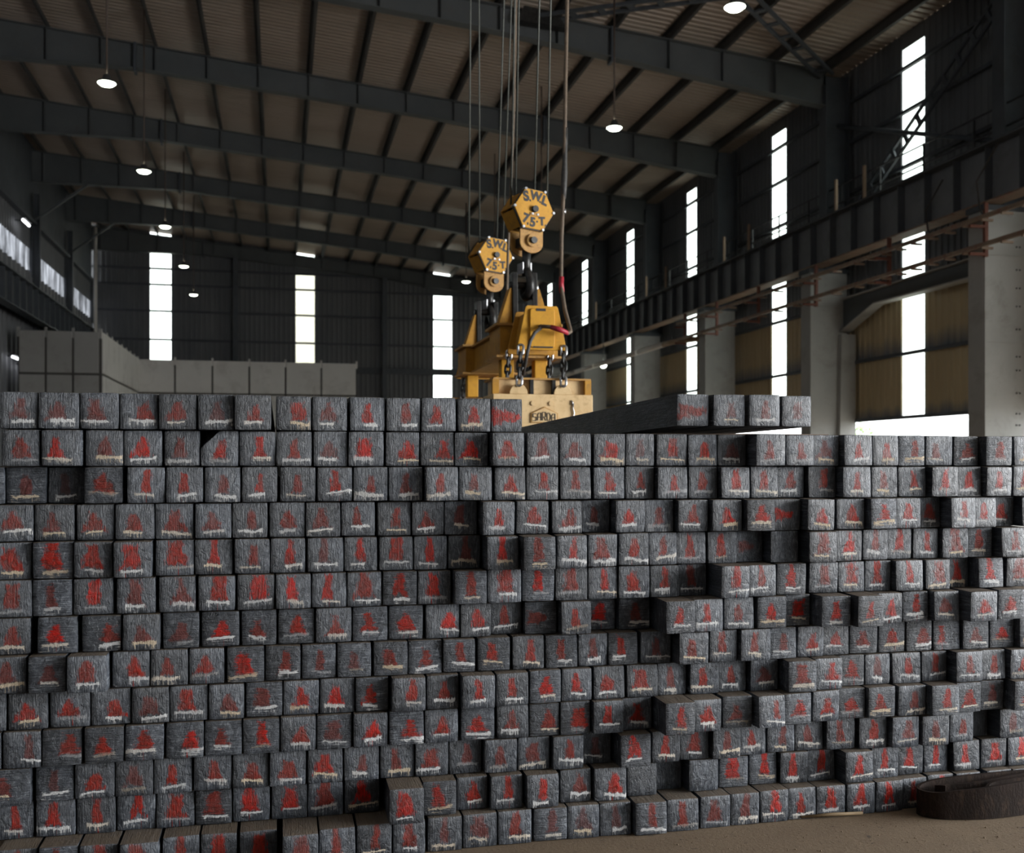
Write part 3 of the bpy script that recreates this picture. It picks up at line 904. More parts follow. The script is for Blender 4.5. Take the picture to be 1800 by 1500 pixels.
# per row, left to right: visible edges of each end face (window letter + reading at 0.28 px) and the code of its red mark:
# shape t triangle, n narrow, w wide, a arched, h lying, x none; brightness 1-9; < > set to the left or right
ROWS = [
 "A-5,240,t3 A240,497,t3 A500,750,w4< A750,993,t5> A993,1235,t5 A1240,1470,t2 A1472,1705,t5 B158,383,w6> B386,610,t4 B622,850,n7 B852,1068,n5 B1073,1295,n6 B1300,1510,n7 B1512,1707,h8 C1108,1310,h5 C1338,1535,n3 C1560,1761,n4 D193,388,n3",
 "A5,252,t5 A258,517,t8< A535,775,t4 A777,1018,t8 A1030,1257,t4 A1257,1498,n7 A1500,1731,n7 B160,387,n5 B393,610,t3 B615,838,w8 B848,1063,t7> B1067,1280,t7> B1282,1492,t8 B1517,1721,t6 C162,363,t4 C367,570,t4 C583,782,w7 C784,965,n2 C978,1172,n6 C1176,1360,n6 C1362,1540,t2 C1605,1789,n5 D220,400,n5 D402,555,t3 D585,762,n6 D764,925,n6 D927,1090,n5> D1097,1265,n4< D1270,1430,t4 D1475,1640,n5 D1650,1815,n5",
 "A-230,30,x0 A35,290,n3 A300,520,n1 A525,790,t5 A797,1035,n6 A1040,1278,n6 A1282,1510,n4 A1517,1743,n6 B183,410,n5 B417,640,n6 B645,863,n5 B868,1083,n4 B1100,1308,n5 B1310,1517,n4 B1533,1729,t6 C162,362,n6 C370,568,n5 C583,778,n6 C780,965,n5 C985,1175,n6 C1178,1362,n5 C1382,1565,n6 C1570,1746,n6 D178,332,n5 D357,535,n5 D577,752,n6 D755,922,n5 D925,1097,n6 D1138,1305,n8 D1307,1447,n7 D1478,1640,n7 D1645,1805,n6",
 "A-50,210,t5 A215,473,t4 A480,718,t5 A722,970,t5 A973,1218,t5 A1222,1453,t4 A1458,1681,n4 B118,345,t5 B348,567,t4 B570,783,n5 B795,1010,n5 B1012,1217,t5 B1218,1425,n3 B1457,1661,n7 C98,303,t6 C318,520,t5 C520,685,n3 C720,912,t7 C914,1087,n4 C1113,1302,t5 C1328,1517,t8 C1545,1728,t7 D160,310,h7 D355,527,t7 D535,717,t6 D750,922,t7 D925,1075,t7 D1077,1187,t5 D1255,1420,n6 D1420,1550,n7 D1550,1650,t6 D1700,1865,t5",
 "A-40,198,w6 A205,458,w7 A462,707,w6 A710,950,w7 A975,1220,w6 A1222,1470,n7 A1472,1693,n5 B125,345,n7 B358,585,n3 B588,797,n7 B807,1022,w6 B1025,1235,n7 B1240,1445,n3 B1485,1686,n8 C143,347,n5 C352,545,n7 C548,733,w5 C740,930,n6 C930,1112,n5 C1115,1288,n6 C1298,1490,n6 C1490,1646,h3 D122,300,x0 D365,540,w5 D540,700,t8 D702,868,n5 D868,1010,n7 D1015,1178,n6 D1203,1370,w5 D1372,1515,n5 D1575,1740,n5",
 "A-50,200,w5 A203,455,n4 A460,722,n8 A730,985,w4 A995,1230,t4> A1242,1478,w6 A1488,1725,w8 B158,382,n9 B385,605,n7 B605,825,w5 B830,1047,a6 B1050,1260,w7 B1280,1487,n5 B1488,1701,w6 C133,338,n8 C343,545,w5 C548,735,n8 C738,937,w6 C938,1130,n6 C1130,1292,n4 C1385,1570,n7 C1575,1731,n5 D160,350,n7 D365,545,w5 D547,712,w6 D712,880,n6 D910,1080,n7 D1095,1262,w5 D1262,1365,n7 D1425,1587,n8 D1603,1770,w5",
 "A-60,218,t5 A233,500,t9 A515,762,t5> A767,1005,t4 A1022,1253,t3 A1265,1507,t8 A1515,1736,t5 B175,402,t6 B410,638,t5 B642,862,t6 B867,1085,t7 B1100,1315,t8> B1318,1515,t7 B1520,1704,n5 C150,352,h4 C380,578,n6 C580,722,w9 C740,937,n4 C1035,1228,n7 C1232,1398,n7 C1403,1588,n5 D40,230,n8 D232,372,w8 D445,625,n7 D670,845,n7 D848,950,t8 D952,1112,n6 D1150,1308,t4 D1378,1548,t7 D1553,1720,t6",
 "A-80,165,t4 A175,413,t3 A417,672,w5 A703,942,t6> A945,1180,n5 A1185,1410,t6 A1425,1659,w8 B93,318,n5 B322,540,n4 B545,760,n3 B772,988,w5 B990,1205,n5 B1210,1413,n5 B1425,1632,n6 C72,275,n6 C280,483,n5 C485,680,n4 C682,862,n6 C877,1068,n3 C1117,1308,n5 C1310,1487,n5 C1507,1696,n5 D115,288,n4 D292,463,t6 D467,613,t6 D620,793,t5 D800,967,t6 D972,1138,t5> D1145,1310,n6< D1328,1495,t4 D1498,1652,t7 D1690,1860,t5",
 "A-210,40,x0 A48,302,t7 A312,567,t6 A572,820,t6> A823,1063,w3 A1065,1305,w6 A1310,1535,t4 A1543,1774,w4 B205,432,t7 B435,657,t9 B660,868,t6 B887,1103,n6> B1105,1310,t5 B1330,1537,n7 B1540,1749,n6 C182,380,t8 C383,573,n8 C583,778,t6 C792,995,w6 C995,1167,n4 C1188,1378,n6 C1380,1543,n5 C1565,1743,t3 D235,413,w5 D415,580,t7> D582,712,t6 D712,875,n3 D888,1065,n6 D1070,1232,n5 D1290,1463,n5 D1465,1597,n5 D1625,1790,t6",
 "A-240,10,x0 A15,260,n3> A262,515,t5> A530,778,t6 A783,1030,t6 A1040,1278,t8> A1282,1520,t5 A1525,1756,n8 B188,413,t5> B417,637,w3 B645,865,t8 B873,1090,t7> B1092,1305,t6 B1320,1535,t7 B1547,1756,t5 C187,372,t5> C373,563,w6> C582,778,n7 C782,948,t6 C1035,1228,n7 C1230,1388,t6 C1393,1578,t4 C1617,1796,n5> D228,383,t7 D385,562,t6 D565,715,t6 D735,908,t6 D925,1100,n4> D1138,1307,n7 D1307,1455,t6 D1457,1585,n3 D1655,1820,t7",
 "A-70,200,t4< A222,465,n2 A468,720,t6 A722,962,t3 A965,1205,n6 A1215,1453,n5 A1458,1688,w5 B120,350,w5 B358,582,w7 B587,808,n4 B813,1030,n5 B1035,1245,w5 B1247,1453,n3 B1470,1674,n4 C106,307,w4 C327,527,n5 C530,693,n2 C750,945,a8 C948,1133,n6 C1135,1307,w5 C1330,1517,n4 C1518,1666,n6 D100,275,n4 D277,450,n4 D475,653,n5 D680,852,n6 D885,1057,t4> D1078,1245,n4 D1247,1412,n5 D1412,1487,x0 D1560,1730,n3",
 "A-40,210,n6 A222,477,n7 A480,727,n6 A733,977,a7 A980,1222,w6 A1225,1455,w5 A1460,1702,w8 B132,357,w8 B360,582,w5 B592,812,t9 B870,1093,w8 B1097,1293,t7 B1295,1490,t6 B1508,1711,n6 C162,368,n8 C370,568,t4> C588,790,t7> C795,985,x0 C987,1137,x0 C1182,1368,x0 C1372,1553,w8 C1558,1734,n8 D185,363,n7 D365,525,n6 D593,768,n8 D770,928,n7 D930,1083,n7 D1083,1238,n8 D1268,1437,n8 D1440,1607,w8 D1610,1780,n9",
 "A-20,235,n4 A240,490,n4 A497,742,w5 A750,997,w5 A1020,1253,n5 A1257,1488,w6 A1503,1742,w6 B200,428,w4 B430,660,n5 B665,890,n5 B895,1100,w5 B1112,1330,n3 B1333,1550,w3 B1555,1768,n5 C207,418,n3 C420,620,t2 C622,820,n2 C845,1045,n5 C1045,1250,n5 C1253,1443,t4 C1445,1625,n4 D57,245,a8 D248,408,n6 D412,590,a7 D603,780,a7 D785,963,a8 D967,1105,n6 D1108,1275,n8 D1283,1445,n8 D1480,1640,t4 D1645,1805,n9",
]


def px_to_x(px, y):
    t = (px - 900.0) / F_PX
    return y * (SN + CS * t) / (CS - SN * t)


def x_to_px(x, y):
    return 900.0 + F_PX * (x * CS - y * SN) / (x * SN + y * CS)


VPX = 900.0 - F_PX * math.tan(YAW)
billets = []                            # dicts
for ri, row in enumerate(ROWS):
    items = []
    for tok in row.split():
        w = OFFS[tok[0]]
        a, b, code = tok[1:].split(',')
        items.append([w + 0.28 * float(a), w + 0.28 * float(b), code])
    n = len(items)
    mid = min(range(n), key=lambda i: abs((items[i][0] + items[i][1]) / 2 - VPX))
    p = [0.0] * n
    for rng_, sgn in ((range(mid + 1, n), 1), (range(mid - 1, -1, -1), -1)):
        for i in rng_:
            x0, x1, _ = items[i]
            q = items[i - sgn]
            lever = max(abs((x0 + x1) / 2 - VPX), 260.0 if sgn > 0 else 420.0)
            gap = (x0 - q[1]) if sgn > 0 else (q[0] - x1)
            full = x_to_px(px_to_x(x0, YF) + SEC, YF) - x0
            lack = full * 0.975 - (x1 - x0)
            prev = p[i - sgn]
            if ri == 0 and gap > 30: p[i] = 0.03
            elif gap > 4.6: p[i] = prev * 0.9 + (gap - 2.6) * YF / lever
            elif lack > 4.0: p[i] = prev - (lack - 1.5) * YF / lever
            else: p[i] = prev * 0.6
            p[i] = max(-0.22, min(0.17, p[i]))
    mean = sum(p) / n
    for i in range(n):
        p[i] = max(-0.2, min(0.2, p[i] - mean * 0.6)) + {9: 0.015, 10: -0.02, 11: -0.035, 12: 0.05}.get(ri, 0.0) + random.uniform(-0.004, 0.004)
    X = []
    for i in range(n):
        if ri == 12 and items[i][0] > 1600: p[i] = min(p[i], 0.0)
        y = YF - p[i]
        if items[i][0] > VPX - 40:       # right of the vanishing point the right edge is always in view
            x1 = px_to_x(items[i][1], y); x0 = x1 - SEC
            xo = px_to_x(items[i][0], y)
            if abs(xo - x0) < 0.012: x0 = xo
        else:
            x0 = px_to_x(items[i][0], y); x1 = x0 + SEC
            xo = px_to_x(items[i][1], y)
            if abs(xo - x1) < 0.012: x1 = xo
        X.append([x0, x1])
    for i in range(n - 1):               # no two may share room
        over = X[i][1] + 0.0012 - X[i + 1][0]
        if over > 0:
            X[i][1] -= over / 2
            X[i + 1][0] += over / 2
    for i in range(n):
        x0, x1 = X[i]
        if x1 - x0 > 0.153: x1 = x0 + 0.152
        billets.append(dict(row=ri, idx=i, x0=x0, x1=x1, y=YF - p[i], code=items[i][2], px=(items[i][0], items[i][1])))

# which 300 show largest
H_PX = lambda b: F_PX * PITCH / (0.5 * (b['x0'] + b['x1']) * SN + b['y'] * CS)
for b in billets:
    w = max(0.0, min(b['px'][1], 1800) - max(b['px'][0], 0))
    ybot = HOR + F_PX * (CAM_Z - (12 - b['row']) * PITCH) / (0.5 * (b['x0'] + b['x1']) * SN + b['y'] * CS)
    ytop = ybot - H_PX(b)
    h = max(0.0, min(ybot, 1500) - max(ytop, 0))
    if b['row'] == 12 and b['px'][0] > 1618: h *= 0.35
    b['area'] = w * h
rank = sorted(range(len(billets)), key=lambda i: -billets[i]['area'])
single = set(rank[:300])

NG = 6                                   # cells along the end face


def perimeter(n):
    """grid indices of the outer ring of an (n+1)x(n+1) grid, counter-clockwise seen from the front"""
    r = [(i, 0) for i in range(n)] + [(n, j) for j in range(n)] + [(n - i, n) for i in range(n)] + [(0, n - j) for j in range(n)]
    return r


def billet_mesh(b, seed):
    rg = np.random.default_rng(seed)
    W, H = b['x1'] - b['x0'], 0.1488 - rg.uniform(0, 0.0016)
    W = max(W, 0.12)
    corner = rg.uniform(-0.0012, 0.0012, (4, 2))
    r = rg.uniform(0.0022, 0.0045)
    slant = rg.uniform(-0.006, 0.006, 2)
    verts = []
    def sec(u, v):                       # u, v in 0..1 -> x, z with uneven corners
        wts = ((1 - u) * (1 - v), u * (1 - v), u * v, (1 - u) * v)
        dx = sum(w * c[0] for w, c in zip(wts, corner))
        dz = sum(w * c[1] for w, c in zip(wts, corner))
        return (u - 0.5) * (W - 0.0022) + dx, v * (H - 0.0024) + 0.0012 + dz
    n = NG
    def soft(u, v, inset):
        """point of a rounded rectangle inset by a margin"""
        iu, iv = inset / W, inset / H
        return iu + u * (1 - 2 * iu), iv + v * (1 - 2 * iv)
    cut = b.get('cut', 0)
    fr = []
    for j in range(n + 1):
        for i in range(n + 1):
            u, v = i / n, j / n
            edge = min(u, 1 - u, v, 1 - v)
            uu, vv = soft(u, v, r * 0.75)
            # corners of the ring drawn in
            if (i in (0, n)) and (j in (0, n)):
                uu += (0.5 - u) * 0.016; vv += (0.5 - v) * 0.016
            x, z = sec(uu, vv)
            y = -0.004 * (1 - (2 * u - 1) ** 2) * (1 - (2 * v - 1) ** 2) + slant[0] * (u - 0.5) + slant[1] * (v - 0.5)
            if edge > 0: y += rg.normal(0, 0.0012)
            fr.append((x, y, z, uu, vv))
    ring = perimeter(n)
    rows_ = [[], [], [], []]
    for (i, j) in ring:
        u, v = i / n, j / n
        y0 = slant[0] * (u - 0.5) + slant[1] * (v - 0.5)
        for q, (ins, yy) in enumerate(((r * 0.12, r * 0.45), (0.0, r * 1.4), (0.0, 0.16), (0.0, b['len']))):
            uu, vv = soft(u, v, ins)
            if (i in (0, n)) and (j in (0, n)):
                uu += (0.5 - u) * 0.02; vv += (0.5 - v) * 0.02
            x, z = sec(uu, vv)
            if q >= 2: z = vv * 0.14995
            rows_[q].append((x, yy + (y0 if q < 2 else 0.0), z, uu, vv))
    allv = fr + rows_[0] + rows_[1] + rows_[2] + rows_[3]
    co = np.array([(p[0], p[1], p[2]) for p in allv])
    uv = np.array([(p[3], p[4]) for p in allv])
    if cut:                              # one corner torn off
        d = (uv[:, 1] - 1.0) * -1.0 + uv[:, 0]       # distance from the upper left corner
        k = np.clip(cut - d, 0, None)
        near = np.exp(-np.clip(co[:, 1], 0, None) / 0.06) > 0.3
        co[:, 0] += np.where(near, k * 0.5 * W, 0)
        co[:, 2] -= np.where(near, k * 0.5 * H, 0)
    return co, uv


def billet_faces():
    n = NG
    idx = lambda i, j: j * (n + 1) + i
    ring = [idx(i, j) for i, j in perimeter(n)]
    m = len(ring)
    b0 = (n + 1) ** 2
    f = []
    for j in range(n):
        for i in range(n):
            f.append((idx(i, j), idx(i + 1, j), idx(i + 1, j + 1), idx(i, j + 1)))
    loops = [ring, list(range(b0, b0 + m)), list(range(b0 + m, b0 + 2 * m)), list(range(b0 + 2 * m, b0 + 3 * m)), list(range(b0 + 3 * m, b0 + 4 * m))]
    for a, b in zip(loops, loops[1:]):
        for k in range(m):
            f.append((a[(k + 1) % m], a[k], b[k], b[(k + 1) % m]))
    f.append(tuple(reversed(loops[-1])))
    return f


BF = billet_faces()
FLAT = np.array([i for q in BF for i in q])
NFRONT = NG * NG + 4 * NG                # end face and first bevel ring carry the marks


def billet_attrs(b, uv, seed):
    rg = np.random.default_rng(seed + 5000)
    code = b['code']
    sh, br = code[0], int(code[1]) / 9.0
    cx = 0.5 + rg.uniform(-0.06, 0.06) + (0.14 if '>' in code else 0) - (0.14 if '<' in code else 0)
    tall = {12: 0.62, 11: 0.6, 5: 0.62, 4: 0.6}.get(b['row'], 0.5)
    if sh == 't': hw, ht, tp = rg.uniform(0.22, 0.28), tall * rg.uniform(0.92, 1.12), 0.78
    elif sh == 'n': hw, ht, tp = rg.uniform(0.14, 0.18), tall * rg.uniform(1.0, 1.25), 0.5
    elif sh == 'w': hw, ht, tp = rg.uniform(0.22, 0.27), tall * rg.uniform(1.0, 1.2), 0.45
    elif sh == 'a': hw, ht, tp = rg.uniform(0.2, 0.23), 0.7, 0.6
    elif sh == 'h': hw, ht, tp = 0.2, 0.62, 0.7
    else: hw, ht, tp = 0.2, 0.5, 0.7
    vb = 0.26 + rg.uniform(-0.04, 0.05)
    if b['row'] in (0, 1): vb = 0.24 + rg.uniform(-0.03, 0.04)
    lean = rg.uniform(-0.12, 0.12)
    u, v = uv[:, 0], uv[:, 1]
    if sh == 'h':
        a, h = (v - 0.5) / hw, (u - 0.1) / ht
        if b['row'] in (0,): a, h = (v - 0.45) / 0.24, (u - 0.04) / 0.86
    else:
        h = (v - vb) / ht
        a = (u - cx - lean * 0.3 * h) / hw
    if sh == 'x':
        a = a + 50.0
    wv = vb - 0.03 + rg.uniform(-0.05, 0.02)
    wl = rg.uniform(0.22, 0.42)
    ws = 0.0 if sh in 'xh' else rg.choice([0.3, 0.7, 0.95, 1.0, 1.0])
    wx = (u - cx - rg.uniform(-0.08, 0.12)) / wl
    wy = (v - wv - rg.uniform(-0.12, 0.12) * (u - 0.5)) / rg.uniform(0.03, 0.06)
    hor = 1.0 if (b['row'] in (6, 7, 9) and rg.random() < 0.45) or rg.random() < 0.12 else 0.0
    sd = np.full_like(u, rg.random())
    # sides: marks moved out of reach
    A = {'face_uv': np.stack([u, v, sd], 1), 'red_ah': np.stack([a, h, np.full_like(u, br)], 1),
         'red_sh': np.stack([np.full_like(u, tp), np.full_like(u, 1.0 if sh == 'a' else 0.0), np.full_like(u, hor)], 1),
         'white_xy': np.stack([wx, wy, np.full_like(u, ws)], 1)}
    return A


def make_billet_object(name, parts):
    """parts: list of (co, attrs-per-vertex, uv) -> one mesh object"""
    me = bpy.data.meshes.new(name)
    V, Fc, nv = [], [], 0
    cor = {k: [] for k in ('face_uv', 'red_ah', 'red_sh', 'white_xy')}
    nf = 0
    side_uv_done = 0
    for co, A in parts:
        V.append(co)
        Fc += [tuple(i + nv for i in q) for q in BF]
        ncf = NFRONT * 4
        for k in cor:
            c = A[k][FLAT].copy()
            if k == 'face_uv':           # along the sides the relief runs with the length of the billet
                s = co[FLAT]
                c[ncf:, 0] = (s[ncf:, 0] + s[ncf:, 2]) * 6.0
                c[ncf:, 1] = s[ncf:, 1] * 2.0
            if k == 'red_ah': c[ncf:, 0] = 60.0
            if k == 'white_xy': c[ncf:, 2] = 0.0
            cor[k].append(c)
        nv += len(co)
    V = np.concatenate(V)
    me.from_pydata(V.tolist(), [], Fc)
    me.polygons.foreach_set('use_smooth', [True] * len(Fc))
    for k, arr in cor.items():
        at = me.attributes.new(k, 'FLOAT_VECTOR', 'CORNER')
        at.data.foreach_set('vector', np.concatenate(arr).astype(np.float32).ravel())
    me.materials.append(M['billet'])
    me.update()
    me.set_sharp_from_angle(angle=R(48))
    o = bpy.data.objects.new(name, me)
    COL.objects.link(o)
    return o


SHAPE = {'t': 'triangular', 'n': 'narrow', 'w': 'broad', 'a': 'forked', 'h': 'sideways', 'x': ''}
counts = {}
for b in billets: counts[b['row']] = counts.get(b['row'], 0) + 1
rest = []
for i, b in enumerate(billets):
    if b['row'] == 1 and b['idx'] == 5: b['cut'] = 0.5
    if b['row'] == 6 and b['code'] == 'n8': b['cut'] = 0.0
    b['len'] = 4.62 if b['row'] == 0 and b['idx'] >= 14 else LEN
    co, uv = billet_mesh(b, 100 + i)
    A = billet_attrs(b, uv, 100 + i)
    z0 = (12 - b['row']) * PITCH
    loc = Vector(((b['x0'] + b['x1']) / 2, b['y'], z0))
    rot = Matrix.Identity(4)
    tilted = b['row'] == 0 and b['idx'] >= 14
    if tilted:
        loc.z += 0.032
        rot = Matrix.Rotation(R(-2.2), 4, 'Z') @ Matrix.Rotation(R(-0.38), 4, 'X')
    if i in single:
        o = make_billet_object('steel_billet', [(co, A)])
        o.matrix_world = Matrix.Translation(loc) @ rot
        br = int(b['code'][1])
        tone = 'bright red' if br >= 7 else 'red' if br >= 5 else 'dull red' if br >= 3 else 'faint dark red'
        what = 'no paint mark' if b['code'][0] == 'x' else '%s %s mark' % (tone, SHAPE[b['code'][0]])
        extra = 'cut-cornered ' if b.get('cut') else 'raised ' if tilted else ''
        tag(o, '%ssteel billet with %s, %s from left in %s row down' % (extra, what, ORD[b['idx']], ORD[b['row']]), 'billet', 'billets in the stack')
    else:
        c4 = np.c_[co, np.ones(len(co))] @ np.array(Matrix.Translation(loc) @ rot).T
        rest.append((c4[:, :3], A))
o = make_billet_object('steel_billets_rest', rest)
tag(o, 'smaller or partly hidden steel billets filling out the stack', 'billets', kind='stuff')
# flat spacer under the raised billets
o = MB().box(1.95, 3.0, 5.2, 5.28, 1.8, 1.8255).build('spacer_bar', M['bus'])
tag(o, 'flat spacer bar under the raised billets on top of the stack', 'spacer')

# ------------------------------------------------------------------ hoist: lifting beam, magnets, chains, hook blocks, ropes
BX = 2.375                               # centre line of the lifting beam


def at(px, py, y):
    t = (px - 900.0) / F_PX
    k = y / (CS - SN * t)
    return Vector((k * (SN + CS * t), y, CAM_Z + k * (HOR - py) / F_PX))


def text_mesh(s, size, mat, name, parent, Mx, bold=0.012, depth=0.004):
    cu = bpy.data.curves.new(name, 'FONT')
    cu.body = s
    cu.size = size
    cu.align_x = 'CENTER'
    cu.align_y = 'CENTER'
    cu.extrude = depth
    cu.offset = bold * size
    t = bpy.data.objects.new('tmp', cu)
    COL.objects.link(t)
    dg = bpy.context.evaluated_depsgraph_get()
    me = bpy.data.meshes.new_from_object(t.evaluated_get(dg))
    bpy.data.objects.remove(t)
    me.name = name
    me.materials.clear()
    me.materials.append(mat)
    o = bpy.data.objects.new(name, me)
    COL.objects.link(o)
    o.parent = parent
    o.matrix_local = Mx
    return o


UPRIGHT = Matrix.Rotation(R(90), 4, 'X')  # text plane -> faces -y

beam = empty('lifting_beam', (BX, 9.2, 2.69))
bo = Vector(beam.location)


def bchild(mb, name, mat, bevel=0.0, par=None):
    o = mb.build(name, mat, bevel=bevel)
    o.parent = par or beam
    if par is None:
        o.matrix_parent_inverse = Matrix.Translation(-bo)
    return o


bchild(MB().box(BX - 0.19, BX + 0.19, 10.2, 11.6, 2.72, 2.99), 'web_box', M['yellow'], 0.004)
bchild(MB().box(BX - 0.23, BX + 0.23, 10.2, 11.6, 2.99, 3.01).box(BX - 0.23, BX + 0.23, 10.2, 11.6, 2.70, 2.72), 'flange', M['yellow_brown'])
for y0, y1 in ((9.70, 10.22), (11.57, 12.09)):
    bchild(MB().box(BX - 0.29, BX + 0.29, y0, y1, 2.71, 3.0), 'end_box', M['yellow'], 0.004)
    bchild(MB().box(BX - 0.33, BX + 0.33, y0 - 0.03, y1 + 0.03, 3.0, 3.025).box(BX - 0.33, BX + 0.33, y0 - 0.03, y1 + 0.03, 2.69, 2.712), 'cover_plate', M['yellow_brown'])
    ym = (y0 + y1) / 2
    for s in (-1, 1):                    # lug plates that take the hook pin
        poly = [(-0.12, 3.02), (0.12, 3.02), (0.085, 3.56), (-0.085, 3.56)]
        x = BX + s * 0.10
        v = [(x - 0.025, ym + a, z) for a, z in poly] + [(x + 0.025, ym + a, z) for a, z in poly]
        f = [(3, 2, 1, 0), (4, 5, 6, 7)] + [(i, (i + 1) % 4, (i + 1) % 4 + 4, i + 4) for i in range(4)]
        bchild(MB().add(v, f), 'lug_plate', M['black_steel'], 0.004)
        bchild(MB().prism([(BX + s * 0.13, 3.02), (BX + s * 0.27, 3.02), (BX + s * 0.15, 3.40), (BX + s * 0.13, 3.40)][::s], ym - 0.08, ym + 0.08), 'lug_gusset', M['yellow'], 0.003)
    bchild(MB().cyl((BX - 0.14, ym, 3.44), (BX + 0.14, ym, 3.44), 0.035, 14), 'hook_pin', M['black_steel'])
    for s in (-0.17, 0.17):
        bchild(MB().box(BX + s - 0.065, BX + s + 0.065, ym - 0.065, ym + 0.065, 2.44, 2.69), 'guide_post', M['yellow_clean'], 0.008)
for yf, far in ((9.2, 0), (12.15, 1)):
    trap = [(BX - 0.235, 2.735), (BX - 0.22, 2.715), (BX + 0.22, 2.715), (BX + 0.235, 2.735), (BX + 0.155, 3.11), (BX + 0.14, 3.125), (BX - 0.14, 3.125), (BX - 0.155, 3.11)]
    bchild(MB().prism(trap, yf, yf + 0.025), 'trapezoid_plate', M['yellow_clean'] if not far else M['yellow'], 0.004)
    bchild(MB().prism(trap, yf + 0.41, yf + 0.435), 'trapezoid_plate', M['yellow'], 0.004)
    inner = [(BX - 0.17, 2.76), (BX + 0.17, 2.76), (BX + 0.115, 3.08), (BX - 0.115, 3.08)]
    bchild(MB().prism(inner, yf + 0.025, yf + 0.41), 'equaliser_body', M['yellow'])
    if not far:
        w, z0, z1, r = 0.118, 2.735, 3.095, 0.025
        rp = []
        for cx_, cz_, a0 in ((w - r, z0 + r, -90), (w - r, z1 - r, 0), (-w + r, z1 - r, 90), (-w + r, z0 + r, 180)):
            for q in range(5):
                a = R(a0 + 22.5 * q)
                rp.append((BX + cx_ + r * math.cos(a), cz_ + r * math.sin(a)))
        bchild(MB().prism(rp, yf - 0.022, yf), 'terminal_cover', M['yellow_clean'], 0.006)
        bchild(MB().box(BX - 0.06, BX + 0.03, yf - 0.026, yf - 0.018, 3.072, 3.096), 'rubber_patch', M['black'])
        mb = MB().box(BX - 0.09, BX + 0.1, yf - 0.024, yf - 0.014, 2.733, 2.746)
        bchild(mb, 'seal_strip', M['black'])
        bchild(MB().cyl((BX - 0.02, yf - 0.05, 2.925), (BX - 0.02, yf, 2.925), 0.022, 12), 'cable_gland', M['black_steel'])
# small company plate on the side web
pl = bchild(MB().add([(BX - 0.196, 10.32, 2.78), (BX - 0.196, 10.58, 2.78), (BX - 0.196, 10.58, 2.90), (BX - 0.196, 10.45, 2.97), (BX - 0.196, 10.32, 2.90),
                      (BX - 0.19, 10.32, 2.78), (BX - 0.19, 10.58, 2.78), (BX - 0.19, 10.58, 2.90), (BX - 0.19, 10.45, 2.97), (BX - 0.19, 10.32, 2.90)],
                     [(4, 3, 2, 1, 0), (0, 1, 6, 5), (1, 2, 7, 6), (2, 3, 8, 7), (3, 4, 9, 8), (4, 0, 5, 9)]), 'name_plate', M['pipe_white'])
Mx = Matrix.Translation((BX - 0.198, 10.45, 2.85) - 0 * bo if False else Vector((BX - 0.198, 10.45, 2.85))) @ Matrix.Rotation(R(-90), 4, 'Z') @ UPRIGHT
text_mesh('SARDA', 0.075, M['black'], 'plate_letters', pl, Mx, 0.03, 0.001)
tag(beam, 'yellow lifting beam slung under two hooks, with a trapezoid terminal box at its near end', 'lifting beam')


